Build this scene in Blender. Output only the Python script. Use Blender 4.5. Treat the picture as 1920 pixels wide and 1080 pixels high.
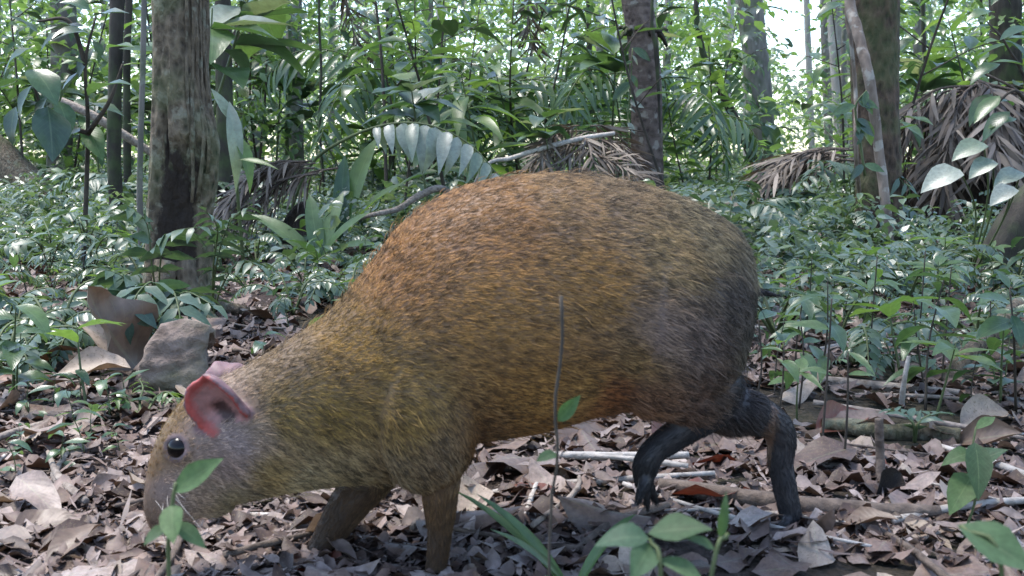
import bpy, math
import numpy as np
from mathutils import Matrix, Vector
from mathutils.bvhtree import BVHTree

for o in list(bpy.data.objects): bpy.data.objects.remove(o)
scene = bpy.context.scene
col = scene.collection
R = math.radians
rng = np.random.default_rng(7)

# ------------------------------------------------------------------ camera
FPX = 1968.0; CAMH = 0.353; HOR = 300.0
PITCH = math.atan((540-HOR)/FPX)
cd = bpy.data.cameras.new('camera'); cam = bpy.data.objects.new('camera', cd); col.objects.link(cam)
cam.location = (0, 0, CAMH); cam.rotation_euler = (math.pi/2-PITCH, 0, 0)
cd.sensor_width = 36; cd.lens = 36*FPX/1920; cd.clip_start = 0.02; cd.clip_end = 2000
cd.dof.use_dof = True; cd.dof.focus_distance = 2.0; cd.dof.aperture_fstop = 20
scene.camera = cam

# ------------------------------------------------------------------ sky, sun, exposure
SUN_EL, SUN_AZ = 72.0, 300.0          # azimuth clockwise from +Y: high, to the left and a little ahead
w = bpy.data.worlds.new('World'); scene.world = w; w.use_nodes = True
nt = w.node_tree
sky = nt.nodes.new('ShaderNodeTexSky'); sky.sky_type = 'NISHITA'; sky.sun_disc = False
sky.sun_elevation = R(SUN_EL); sky.sun_rotation = R(SUN_AZ)
sky.air_density = 1.0; sky.dust_density = 1.0; sky.ozone_density = 1.0
bg = nt.nodes['Background']; bg.inputs[1].default_value = 0.13
nt.links.new(sky.outputs[0], bg.inputs[0])
sd = bpy.data.lights.new('sun', 'SUN'); sun = bpy.data.objects.new('sun', sd); col.objects.link(sun)
sd.energy = 2.1; sd.angle = R(18); sd.color = (1.0, 0.96, 0.91)
dvec = Vector((math.sin(R(SUN_AZ))*math.cos(R(SUN_EL)), math.cos(R(SUN_AZ))*math.cos(R(SUN_EL)), math.sin(R(SUN_EL))))
sun.rotation_euler = dvec.to_track_quat('Z', 'Y').to_euler()
sun.location = (0, -5, 20)
scene.view_settings.view_transform = 'Standard'
scene.view_settings.look = 'None'
scene.view_settings.gamma = 1.0
scene.view_settings.exposure = 2.1
scene.view_settings.use_curve_mapping = False
scene.cycles.max_bounces = 6; scene.cycles.diffuse_bounces = 3; scene.cycles.glossy_bounces = 2; scene.cycles.transmission_bounces = 4

# ------------------------------------------------------------------ helpers
def at(px, py, Y):
    """point at world depth Y seen at photo pixel px, py"""
    a = (px-960)/FPX; b = (540-py)/FPX
    cp, sp = math.cos(PITCH), math.sin(PITCH)
    d = np.array([a, cp+b*sp, -sp+b*cp]); t = Y/d[1]
    return np.array([0, 0, CAMH]) + d*t
def H(x, y):
    x = np.asarray(x, float); y = np.asarray(y, float)
    far = np.clip((y-2.0)/6.0, 0, 1)
    return (0.006*np.sin(3.1*x+1.7*y)+0.005*np.sin(7.3*x-5.1*y+1.0)) + far*(0.05*np.sin(0.9*x+0.5)*np.sin(0.8*y) + 0.03*np.sin(2.1*x-1.3*y))
def gnd(px, py):
    Y = CAMH*FPX/max(py-HOR, 8.0)
    for _ in range(4):
        p = at(px, py, Y)
        Y *= (CAMH-float(H(p[0], p[1])))/max(CAMH-p[2], 1e-3)
    p = at(px, py, Y); p[2] = float(H(p[0], p[1])); return p
def onground(px, Y):
    x = (px-960)/FPX*Y
    return np.array([x, Y, float(H(x, Y))])
def nrm(v):
    v = np.asarray(v, float); return v/max(np.linalg.norm(v), 1e-9)
def frame(d, up=(0, 0, 1)):
    y = nrm(d); x = np.cross(y, up)
    if np.linalg.norm(x) < 1e-4: x = np.cross(y, (1, 0, 0))
    x = nrm(x); z = np.cross(x, y)
    return np.stack([x, y, z], 1)
def mat4(p, F, s=1.0):
    M = np.eye(4); M[:3, :3] = F*np.asarray(s); M[:3, 3] = p
    return Matrix(M.tolist())
def hashn(ix, iy, iz, seed):
    h = (ix*374761393 + iy*668265263 + iz*2147483647 + seed*1274126177) & 0xffffffff
    h = ((h ^ (h >> 13))*1274126177) & 0xffffffff
    h = h ^ (h >> 16)
    return (h & 0xffff)/65535.0
def vnoise(P, seed=0):
    P = np.asarray(P, float); i = np.floor(P).astype(np.int64); f = P-i; f = f*f*(3-2*f)
    r = 0
    for dx in (0, 1):
        for dy in (0, 1):
            for dz in (0, 1):
                wgt = (f[:, 0] if dx else 1-f[:, 0])*(f[:, 1] if dy else 1-f[:, 1])*(f[:, 2] if dz else 1-f[:, 2])
                r = r+wgt*hashn(i[:, 0]+dx, i[:, 1]+dy, i[:, 2]+dz, seed)
    return r*2-1
def smooth_path(pts, n):
    pts = np.asarray(pts, float); m = len(pts)
    if m == 2: return pts[0]+(pts[1]-pts[0])*np.linspace(0, 1, n)[:, None]
    t = np.linspace(0, m-1, n); out = []
    for q in t:
        k = min(int(q), m-2); u = q-k
        p1, p2 = pts[k], pts[k+1]
        p0 = pts[k-1] if k > 0 else 2*p1-p2
        p3 = pts[k+2] if k+2 < m else 2*p2-p1
        out.append(0.5*((2*p1)+(-p0+p2)*u+(2*p0-5*p1+4*p2-p3)*u*u+(-p0+3*p1-3*p2+p3)*u**3))
    return np.array(out)

class MB:
    """collects quads with uv; one mesh per build"""
    def __init__(s): s.V = []; s.Q = []; s.U = []; s.n = 0
    def add(s, V, Q, U):
        s.V.append(np.asarray(V, float)); s.Q.append(np.asarray(Q, int)+s.n); s.U.append(np.asarray(U, float)); s.n += len(V)
    def add_many(s, T, Fs, Ps):
        """template T at K frames (K,3,3) and positions (K,3)"""
        V, Q, U = T; K = len(Ps); n = len(V)
        VV = np.einsum('kij,nj->kni', Fs, V)+Ps[:, None, :]
        QQ = Q[None]+(np.arange(K)*n)[:, None, None]
        s.add(VV.reshape(-1, 3), QQ.reshape(-1, 4), np.tile(U, (K, 1)))
    def tube(s, path, rad, k=6, rough=0.0, seed=0, oval=1.0):
        path = np.asarray(path, float); n = len(path); rad = np.broadcast_to(np.asarray(rad, float), (n,)).copy()
        tan = np.gradient(path, axis=0); up = np.array([0.31, 0.2, 0.93])
        if abs(np.dot(nrm(tan[0]), up)) > 0.9: up = np.array([0, 1.0, 0.1])
        V = []; U = []; L = 0
        for i in range(n):
            t = nrm(tan[i]); x = nrm(np.cross(t, up)); z = np.cross(x, t); up = z
            if i: L += np.linalg.norm(path[i]-path[i-1])
            a = np.arange(k)*2*math.pi/k
            ring = path[i]+rad[i]*(np.cos(a)[:, None]*x+oval*np.sin(a)[:, None]*z)
            V.append(ring); U += [(j/k, L) for j in range(k)]
        V = np.concatenate(V)
        if rough:
            c = np.repeat(path, k, 0); d = V-c
            V = c+d*(1+rough*vnoise(V*14.0/max(rad.mean()*25, .3), seed)[:, None]+0.5*rough*vnoise(V*40.0/max(rad.mean()*25, .3), seed+3)[:, None])
        Q = []
        for i in range(n-1):
            for j in range(k):
                Q.append((i*k+j, i*k+(j+1) % k, (i+1)*k+(j+1) % k, (i+1)*k+j))
        c0 = len(V); V = np.vstack([V, path[0], path[-1]]); U += [(0, 0), (0, L)]
        for j in range(0, k, 2):
            Q.append((c0, (j+2) % k, (j+1) % k, j)); e = (n-1)*k
            Q.append((c0+1, e+j, e+(j+1) % k, e+(j+2) % k))
        s.add(V, Q, U)
    def mesh(s, name, mat, smooth=True):
        V = np.concatenate(s.V); Q = np.concatenate(s.Q); U = np.concatenate(s.U)
        me = bpy.data.meshes.new(name)
        me.vertices.add(len(V)); me.vertices.foreach_set('co', V.ravel().astype(np.float32))
        me.loops.add(len(Q)*4); me.loops.foreach_set('vertex_index', Q.ravel().astype(np.int32))
        me.polygons.add(len(Q)); me.polygons.foreach_set('loop_start', (np.arange(len(Q))*4).astype(np.int32))
        me.polygons.foreach_set('loop_total', np.full(len(Q), 4, np.int32))
        uv = me.uv_layers.new(name='UVMap')
        uv.data.foreach_set('uv', U[Q.ravel()].ravel().astype(np.float32))
        me.update(calc_edges=True)
        if smooth: me.polygons.foreach_set('use_smooth', np.ones(len(Q), bool))
        if mat: me.materials.append(mat)
        me.validate()
        return me

def obj(name, me, parent=None, M=None):
    o = bpy.data.objects.new(name, me); col.objects.link(o)
    if parent is not None: o.parent = parent
    if M is not None: o.matrix_local = M
    return o
def tag(o, label=None, cat=None, group=None, kind=None):
    if label: o['label'] = label
    if cat: o['category'] = cat
    if group: o['group'] = group
    if kind: o['kind'] = kind
    return o
def thing(name, label, cat, loc=(0, 0, 0), rz=0, group=None, s=1.0):
    o = bpy.data.objects.new(name, None); col.objects.link(o); o.empty_display_size = 0.05
    o.location = loc; o.rotation_euler = (0, 0, rz); o.scale = (s, s, s)
    return tag(o, label, cat, group)
def copy_tree(o, parent=None):
    c = o.copy(); col.objects.link(c)
    if parent is not None: c.parent = parent
    for ch in KIDS.get(o.name, ()): copy_tree(ch, c)
    return c
KIDS = {}
def index_kids(root):
    ch = list(root.children); KIDS[root.name] = ch
    for c in ch: index_kids(c)

# ------------------------------------------------------------------ materials
def newmat(name):
    m = bpy.data.materials.new(name); m.use_nodes = True; nt = m.node_tree; nt.nodes.clear()
    out = nt.nodes.new('ShaderNodeOutputMaterial')
    return m, nt, out
def N(nt, t, **kw):
    n = nt.nodes.new(t)
    for k, v in kw.items(): setattr(n, k, v)
    return n
def ramp(nt, src, stops):
    r = N(nt, 'ShaderNodeValToRGB'); e = r.color_ramp.elements
    while len(e) < len(stops): e.new(0.5)
    for i, (p, c) in enumerate(stops): e[i].position = p; e[i].color = (*c, 1)
    nt.links.new(src, r.inputs[0]); return r.outputs[0]
def math_(nt, op, a, b=None, clamp=False):
    n = N(nt, 'ShaderNodeMath', operation=op, use_clamp=clamp)
    for i, v in enumerate((a, b)):
        if v is None: continue
        if isinstance(v, (int, float)): n.inputs[i].default_value = v
        else: nt.links.new(v, n.inputs[i])
    return n.outputs[0]
def mix(nt, f, a, b, blend='MIX'):
    n = N(nt, 'ShaderNodeMix', data_type='RGBA', blend_type=blend)
    for s, v in ((0, f), (6, a), (7, b)):
        if isinstance(v, (int, float)): n.inputs[s].default_value = v
        elif isinstance(v, tuple): n.inputs[s].default_value = (*v, 1)
        else: nt.links.new(v, n.inputs[s])
    return n.outputs[2]
def noise(nt, scale, detail=3, vec=None, rough=0.55):
    n = N(nt, 'ShaderNodeTexNoise'); n.inputs['Scale'].default_value = scale; n.inputs['Detail'].default_value = detail
    n.inputs['Roughness'].default_value = rough
    if vec is not None: nt.links.new(vec, n.inputs['Vector'])
    return n.outputs[0]
def bump(nt, h, strength, dist):
    b = N(nt, 'ShaderNodeBump'); b.inputs['Strength'].default_value = strength; b.inputs['Distance'].default_value = dist
    nt.links.new(h, b.inputs['Height']); return b.outputs[0]
def leaf_mat(name, cols, rough=0.38, trans=0.3, veins=True, spec=0.5, tint=(1.4, 1.55, 0.65), dirt=0.0, ns=9.0, nd=0.35):
    m, nt, out = newmat(name)
    oi = N(nt, 'ShaderNodeObjectInfo'); ge = N(nt, 'ShaderNodeNewGeometry')
    rnd = math_(nt, 'FRACT', math_(nt, 'ADD', oi.outputs['Random'], ge.outputs['Random Per Island']))
    if cols[0][1] > cols[0][0]*1.2: cols = [tuple(x*.76+.24*(.3*q_[0]+.6*q_[1]+.1*q_[2])*f_ for x, f_ in zip(q_, (1.0, 1.0, 1.05))) for q_ in cols]
    if 'dead' in name or 'litter' in name: cols = [(a_*.80, b_*.76, c_*.74) for a_, b_, c_ in cols]
    k = len(cols)
    c = ramp(nt, rnd, [(i/(k-1), cols[i]) for i in range(k)])
    tc = N(nt, 'ShaderNodeTexCoord')
    nz = noise(nt, ns, 4, tc.outputs['Object'])
    c = mix(nt, 0.6 if dirt else 0.5, c, ramp(nt, nz, [(0.3, (nd, nd, nd)), (0.68, (1, 1, 1))]), 'MULTIPLY')
    uv = N(nt, 'ShaderNodeSeparateXYZ'); nt.links.new(tc.outputs['UV'], uv.inputs[0])
    nbump = None
    if veins:
        au = math_(nt, 'ABSOLUTE', math_(nt, 'SUBTRACT', uv.outputs[0], 0.5))
        mid = math_(nt, 'LESS_THAN', au, 0.022)
        ph = math_(nt, 'SUBTRACT', math_(nt, 'MULTIPLY', uv.outputs[1], 11.0), math_(nt, 'MULTIPLY', au, 7.0))
        tri = math_(nt, 'ABSOLUTE', math_(nt, 'SUBTRACT', math_(nt, 'FRACT', ph), 0.5))
        vein = math_(nt, 'MAXIMUM', mid, math_(nt, 'MULTIPLY', math_(nt, 'GREATER_THAN', tri, 0.45), 0.45))
        c = mix(nt, math_(nt, 'MULTIPLY', vein, 0.25), c, mix(nt, 0.5, c, (0.3, 0.36, 0.2)))
        nbump = bump(nt, math_(nt, 'ADD', tri, math_(nt, 'MULTIPLY', nz, 0.8)), 0.06, 0.004)
    if dirt:
        d = noise(nt, 3.5*ns, 4, tc.outputs['Object'])
        c = mix(nt, math_(nt, 'MULTIPLY', math_(nt, 'GREATER_THAN', d, 0.60), dirt), c, (0.16, 0.12, 0.07))
    p = N(nt, 'ShaderNodeBsdfPrincipled'); p.inputs['Roughness'].default_value = rough; p.inputs['Specular IOR Level'].default_value = spec
    nt.links.new(c, p.inputs['Base Color'])
    if nbump is not None: nt.links.new(nbump, p.inputs['Normal'])
    t = N(nt, 'ShaderNodeBsdfTranslucent')
    nt.links.new(mix(nt, 1.0, c, tint, 'MULTIPLY'), t.inputs['Color'])
    ms = N(nt, 'ShaderNodeMixShader'); ms.inputs[0].default_value = trans
    nt.links.new(p.outputs[0], ms.inputs[1]); nt.links.new(t.outputs[0], ms.inputs[2]); nt.links.new(ms.outputs[0], out.inputs[0])
    return m
def bark_mat(name, c1, c2, scale=30, stretch=0.25, bs=0.8, spots=None, rough=0.85, rings=0.0, moss=0.0, rot=False):
    m, nt, out = newmat(name)
    tc = N(nt, 'ShaderNodeTexCoord'); mp = N(nt, 'ShaderNodeMapping'); mp.inputs['Scale'].default_value = (1, 1, stretch)
    nt.links.new(tc.outputs['Object'], mp.inputs[0])
    n1 = noise(nt, scale, 6, mp.outputs[0], 0.65); n2 = noise(nt, scale*0.2, 3, tc.outputs['Object'])
    v = N(nt, 'ShaderNodeTexVoronoi'); v.inputs['Scale'].default_value = scale*1.3; nt.links.new(mp.outputs[0], v.inputs['Vector'])
    h = math_(nt, 'ADD', n1, math_(nt, 'MULTIPLY', v.outputs['Distance'], 0.5))
    c = mix(nt, ramp(nt, h, [(0.4, (0, 0, 0)), (0.95, (1, 1, 1))]), c1, c2)
    c = mix(nt, 0.6, c, ramp(nt, n2, [(0.3, (0.4, 0.4, 0.4)), (0.65, (1, 1, 1))]), 'MULTIPLY')
    if spots: c = mix(nt, ramp(nt, noise(nt, scale*0.45, 4, tc.outputs['Object']), [(0.56, (0, 0, 0)), (0.62, (1, 1, 1))]), c, spots)
    if moss:
        c = mix(nt, math_(nt, 'MULTIPLY', ramp(nt, noise(nt, 7, 5, tc.outputs['Object']), [(0.48, (0, 0, 0)), (0.6, (1, 1, 1))]), moss), c, (0.07, 0.11, 0.035))
    if rings:
        sx = N(nt, 'ShaderNodeSeparateXYZ'); nt.links.new(tc.outputs['Object'], sx.inputs[0])
        rr = math_(nt, 'FRACT', math_(nt, 'ADD', math_(nt, 'MULTIPLY', sx.outputs[2], rings), math_(nt, 'MULTIPLY', n2, 0.6)))
        c = mix(nt, math_(nt, 'MULTIPLY', math_(nt, 'GREATER_THAN', rr, 0.86), 0.5), c, (0.06, 0.045, 0.035))
        h = math_(nt, 'SUBTRACT', h, math_(nt, 'MULTIPLY', math_(nt, 'GREATER_THAN', rr, 0.86), 0.3))
    if rot:      # rotten wood of the hollow, with fern shade also put into its black; ragged edge
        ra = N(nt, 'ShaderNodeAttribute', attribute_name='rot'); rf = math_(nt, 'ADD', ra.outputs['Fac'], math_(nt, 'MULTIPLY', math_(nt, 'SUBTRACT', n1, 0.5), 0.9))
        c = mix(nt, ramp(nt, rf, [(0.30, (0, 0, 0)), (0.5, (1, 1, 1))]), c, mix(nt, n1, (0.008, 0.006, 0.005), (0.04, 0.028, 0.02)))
    p = N(nt, 'ShaderNodeBsdfPrincipled'); p.inputs['Roughness'].default_value = rough; p.inputs['Specular IOR Level'].default_value = 0.25
    nt.links.new(c, p.inputs['Base Color']); nt.links.new(bump(nt, h, bs, 0.012), p.inputs['Normal']); nt.links.new(p.outputs[0], out.inputs[0])
    return m

GREENS = [(0.04, 0.09, 0.03), (0.06, 0.13, 0.04), (0.09, 0.17, 0.045), (0.045, 0.11, 0.055), (0.07, 0.14, 0.06)]
M_leaf = leaf_mat('leaf_green', GREENS, 0.3, 0.34)
M_lime = leaf_mat('leaf_lime', [(0.10, 0.19, 0.035), (0.13, 0.22, 0.04), (0.07, 0.16, 0.04), (0.11, 0.2, 0.05)], 0.4, 0.42)
M_dark = leaf_mat('leaf_dark', [(0.022, 0.055, 0.028), (0.03, 0.07, 0.03), (0.035, 0.08, 0.045), (0.025, 0.06, 0.03)], 0.28, 0.12)
M_fern = leaf_mat('leaf_fern', [(0.05, 0.105, 0.06), (0.065, 0.13, 0.07), (0.045, 0.10, 0.05), (0.07, 0.13, 0.08)], 0.42, 0.22)
M_pale = leaf_mat('leaf_pale_blue', [(0.20, 0.26, 0.19), (0.29, 0.33, 0.26), (0.15, 0.22, 0.14), (0.25, 0.29, 0.22), (0.33, 0.35, 0.28)], 0.38, 0.22, spec=0.6, dirt=0.3)
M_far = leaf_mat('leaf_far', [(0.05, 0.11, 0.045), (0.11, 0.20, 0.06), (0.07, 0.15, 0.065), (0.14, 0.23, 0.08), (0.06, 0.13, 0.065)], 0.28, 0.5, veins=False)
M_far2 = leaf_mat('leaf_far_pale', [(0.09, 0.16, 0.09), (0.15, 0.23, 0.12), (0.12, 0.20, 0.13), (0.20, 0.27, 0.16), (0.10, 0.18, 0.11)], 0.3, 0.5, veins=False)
M_cover = leaf_mat('leaf_cover', [(0.06, 0.12, 0.065), (0.12, 0.19, 0.125), (0.04, 0.09, 0.04), (0.14, 0.21, 0.09), (0.08, 0.14, 0.10), (0.17, 0.22, 0.15)], 0.3, 0.3, veins=False)
DEAD = [(0.20, 0.13, 0.095), (0.36, 0.275, 0.235), (0.11, 0.062, 0.046), (0.48, 0.40, 0.36), (0.23, 0.155, 0.125), (0.065, 0.038, 0.03), (0.38, 0.30, 0.265), (0.14, 0.082, 0.062), (0.09, 0.055, 0.042)]
M_dead = leaf_mat('leaf_dead', DEAD, 0.5, 0.08, tint=(1.2, 0.9, 0.6), dirt=0.6, spec=0.45, ns=14.0, nd=0.2)
M_bit = leaf_mat('leaf_litter_bits', [(0.05, 0.03, 0.024), (0.26, 0.19, 0.165), (0.09, 0.055, 0.043), (0.46, 0.39, 0.36), (0.06, 0.037, 0.03), (0.17, 0.115, 0.095), (0.34, 0.265, 0.235), (0.045, 0.028, 0.023), (0.12, 0.078, 0.06)], 0.6, 0.05, veins=False, tint=(1.2, 0.9, 0.6), spec=0.35, ns=110.0, nd=0.2, dirt=0.4)
M_rust = leaf_mat('leaf_rust', [(0.13, 0.04, 0.025), (0.18, 0.06, 0.035), (0.15, 0.045, 0.03)], 0.5, 0.15, tint=(1.3, 0.7, 0.5), dirt=0.3)
M_tan = leaf_mat('leaf_tan', [(0.33, 0.25, 0.19), (0.38, 0.3, 0.24), (0.3, 0.23, 0.17)], 0.6, 0.1, tint=(1.2, 0.9, 0.6), dirt=0.7)
M_brownleaf = leaf_mat('leaf_brown', [(0.10, 0.065, 0.045), (0.14, 0.09, 0.065), (0.17, 0.12, 0.09)], 0.5, 0.08, tint=(1.2, 0.9, 0.6), dirt=0.4)
M_thatch = leaf_mat('dead_palm', [(0.12, 0.09, 0.065), (0.24, 0.195, 0.15), (0.06, 0.043, 0.032), (0.32, 0.27, 0.22), (0.09, 0.066, 0.05)], 0.6, 0.08, veins=False, tint=(1.2, 0.9, 0.6))
M_stem = bark_mat('stem_green', (0.05, 0.08, 0.03), (0.10, 0.12, 0.05), 60, 0.3, 0.2, rough=0.6)
M_stemd = bark_mat('stem_dark', (0.03, 0.025, 0.02), (0.08, 0.065, 0.05), 60, 0.3, 0.4)
M_stick = bark_mat('stick_wood', (0.13, 0.10, 0.08), (0.32, 0.27, 0.23), 70, 1, 0.5)
M_stickp = bark_mat('stick_pale', (0.32, 0.28, 0.24), (0.5, 0.46, 0.42), 70, 1, 0.4)
M_stickd = bark_mat('stick_dark', (0.05, 0.037, 0.03), (0.17, 0.13, 0.105), 60, 1, 0.5)
M_bark1 = bark_mat('bark_grey_brown', (0.045, 0.034, 0.023), (0.21, 0.165, 0.115), 75, 0.45, 1.0, spots=(0.16, 0.15, 0.11), moss=0.3)
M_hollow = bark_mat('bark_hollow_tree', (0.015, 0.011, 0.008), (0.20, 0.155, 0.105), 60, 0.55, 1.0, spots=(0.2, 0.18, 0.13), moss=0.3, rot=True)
M_bark2 = bark_mat('bark_palm', (0.045, 0.03, 0.026), (0.18, 0.135, 0.115), 24, 1.0, 0.7, rings=7.0, spots=(0.24, 0.21, 0.18))
M_bark3 = bark_mat('bark_dark_flaky', (0.012, 0.009, 0.007), (0.12, 0.08, 0.055), 38, 0.5, 1.0, moss=0.35)
M_bark4 = bark_mat('bark_far_grey', (0.09, 0.08, 0.07), (0.22, 0.20, 0.175), 16, 0.3, 0.7, spots=(0.28, 0.27, 0.24), moss=0.4)
M_bark5 = bark_mat('bark_far_pale', (0.26, 0.24, 0.20), (0.45, 0.42, 0.38), 14, 0.3, 0.5)
M_bark6 = bark_mat('bark_far_dark', (0.02, 0.017, 0.014), (0.065, 0.055, 0.045), 20, 0.3, 0.8, moss=0.4)
M_liana = bark_mat('bark_liana', (0.13, 0.095, 0.075), (0.27, 0.21, 0.17), 40, 0.3, 0.7, spots=(0.3, 0.27, 0.23))
M_rot = bark_mat('rotten_wood', (0.012, 0.009, 0.007), (0.05, 0.036, 0.026), 40, 0.4, 1.0)

# soil
M_soil, nt, out = newmat('soil')
tc = N(nt, 'ShaderNodeTexCoord')
n1 = noise(nt, 120, 6, tc.outputs['Object'], 0.7); n2 = noise(nt, 6, 4, tc.outputs['Object']); n3 = noise(nt, 0.6, 3, tc.outputs['Object'])
vo = N(nt, 'ShaderNodeTexVoronoi'); vo.inputs['Scale'].default_value = 90; nt.links.new(tc.outputs['Object'], vo.inputs['Vector'])
c = mix(nt, ramp(nt, n1, [(0.35, (0, 0, 0)), (0.7, (1, 1, 1))]), (0.025, 0.017, 0.014), (0.13, 0.092, 0.076))
c = mix(nt, 0.6, c, ramp(nt, n2, [(0.3, (0.45, 0.42, 0.42)), (0.7, (1, 1, 1))]), 'MULTIPLY')
c = mix(nt, ramp(nt, n3, [(0.45, (0, 0, 0)), (0.6, (0.5, 0.5, 0.5))]), c, (0.06, 0.075, 0.03))
p = N(nt, 'ShaderNodeBsdfPrincipled'); p.inputs['Roughness'].default_value = 0.9; p.inputs['Specular IOR Level'].default_value = 0.2
nt.links.new(c, p.inputs['Base Color'])
nt.links.new(bump(nt, math_(nt, 'SUBTRACT', n1, vo.outputs['Distance']), 1.0, 0.012), p.inputs['Normal']); nt.links.new(p.outputs[0], out.inputs[0])

# ------------------------------------------------------------------ leaf templates
def leaf_t(ns=5, nc=3, W=0.2, peak=0.4, fold=0.25, droop=0.5, wave=0.0, roll=0.0, twist=0.0, seed=0, sharp=1.0):
    """unit leaf from the origin along +Y, upper side +Z; returns verts, quads, uv"""
    r = np.random.default_rng(seed); V = []; U = []
    y = z = 0.0; ph = r.uniform(0, 6.28)
    e = math.log(0.5)/math.log(peak)
    for i in range(ns+1):
        v = i/ns; th = droop*v
        if i: y += math.cos(th)/ns; z -= math.sin(th)/ns
        hw = W*max(math.sin(math.pi*min(max(v, 0.0), 1)**e), 0.0)**sharp+0.012*W
        for j in range(nc):
            u = 2*j/(nc-1)-1
            a = roll*u*(0.4+0.6*math.sin(v*3+ph)); x = u*hw
            zz = fold*abs(x)+wave*hw*math.sin(9*v+ph+1.5*u)*abs(u)
            if roll:
                x = hw*math.sin(a)/roll if abs(roll) > 1e-3 else x
                x = hw*math.sin(roll*u)/roll; zz += hw*(1-math.cos(roll*u))/abs(roll)
            ct, st = math.cos(twist*(v-.5)), math.sin(twist*(v-.5))
            V.append((x*ct-zz*st, y, z+x*st+zz*ct)); U.append((0.5+0.5*u, v))
    Q = [(i*nc+j, i*nc+j+1, (i+1)*nc+j+1, (i+1)*nc+j) for i in range(ns) for j in range(nc-1)]
    return np.array(V), np.array(Q), np.array(U)
def tmesh(name, T, mat):
    b = MB(); b.add(*T); return b.mesh(name, mat)
T_ell = [leaf_t(6, 3, 0.19, 0.45, 0.35, d, 0.12, seed=i) for i, d in enumerate((0.3, 0.8, 1.2))]
T_wide = [leaf_t(6, 5, 0.27, 0.42, 0.25, d, 0.15, seed=i+5) for i, d in enumerate((0.35, 0.9))]
T_long = [leaf_t(7, 3, 0.11, 0.42, 0.4, d, 0.1, seed=i+9) for i, d in enumerate((0.4, 1.0))]
T_strap = [leaf_t(8, 3, 0.075, 0.5, 0.5, d, 0.05, seed=i+12, sharp=0.6) for i, d in enumerate((0.7, 1.5))]
T_pin = [leaf_t(4, 3, 0.16, 0.35, 0.3, 0.5, 0.2, seed=20), leaf_t(4, 3, 0.14, 0.4, 0.25, 0.9, 0.2, seed=21)]
T_heart = [leaf_t(6, 5, 0.38, 0.32, 0.2, 0.7, 0.08, seed=25, sharp=0.8)]
T_small = leaf_t(3, 3, 0.25, 0.45, 0.3, 0.5, seed=30)
T_tiny = leaf_t(2, 2, 0.22, 0.45, 0.0, 0.4, seed=31)
T_strip = leaf_t(4, 2, 0.028, 0.4, 0.0, 0.6, seed=32, sharp=0.5)
def variants(base, T, mats):
    return [tmesh(base, t, m) for t in T for m in mats]
L_ell = variants('leaf', T_ell, [M_leaf]); L_wide = variants('leaf', T_wide, [M_leaf]); L_long = variants('leaf', T_long, [M_leaf])
L_lime = variants('leaf', [T_ell[0], T_ell[1], T_long[0]], [M_lime]); L_limel = variants('leaf', T_long, [M_lime])
L_dark = variants('leaf', [T_ell[1], T_wide[0]], [M_dark]); L_heart = variants('leaf', T_heart, [M_pale])
L_pale = variants('leaf', [T_ell[0], T_long[1]], [M_pale]); L_strap = variants('leaf', T_strap, [M_lime, M_leaf])
M_matte = leaf_mat('leaf_matte', GREENS, 0.6, 0.35, spec=0.25)
L_matte = variants('leaf', [T_ell[0], T_wide[0], T_ell[1], T_wide[1]], [M_matte])
L_pin = variants('leaflet', T_pin, [M_fern]); L_pinl = variants('leaflet', T_pin, [M_lime]); L_pinp = variants('leaflet', [leaf_t(7, 3, .13, .3, .45, .9, .18, twist=.6, seed=51), leaf_t(7, 3, .11, .35, .3, 1.3, .2, twist=-.5, seed=52), leaf_t(7, 3, .12, .3, .5, .6, .15, twist=.3, seed=53)], [M_pale])

# ------------------------------------------------------------------ ground
def axis_grid(a, b, fine0, fine1, step, grow=1.18):
    xs = list(np.arange(fine0, fine1+1e-6, step)); d = step
    lo = fine0; hi = fine1; L = []; Hh = []
    while hi < b: d *= grow; hi += d; Hh.append(hi)
    d = step
    while lo > a: d *= grow; lo -= d; L.append(lo)
    return np.array(L[::-1]+xs+Hh)
gx = axis_grid(-300, 300, -2.5, 2.5, 0.03); gy = axis_grid(-30, 420, 0.2, 4.5, 0.03)
X, Y = np.meshgrid(gx, gy); Z = H(X, Y)
near = (np.abs(X) < 2.6) & (Y < 4.6) & (Y > 0.1)
Pn = np.stack([X.ravel()*16, Y.ravel()*16, 0*X.ravel()], 1)
Z = Z+np.where(near, 0.0035*vnoise(Pn, 4).reshape(X.shape)-0.002, 0)
b = MB(); nx = len(gx); ny = len(gy)
ii, jj = np.meshgrid(np.arange(ny-1), np.arange(nx-1), indexing='ij'); k0 = (ii*nx+jj).ravel()
b.add(np.stack([X.ravel(), Y.ravel(), Z.ravel()], 1), np.stack([k0, k0+1, k0+nx+1, k0+nx], 1), np.stack([X.ravel(), Y.ravel()], 1))
tag(obj('ground', b.mesh('ground', M_soil)), kind='structure')

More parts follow.
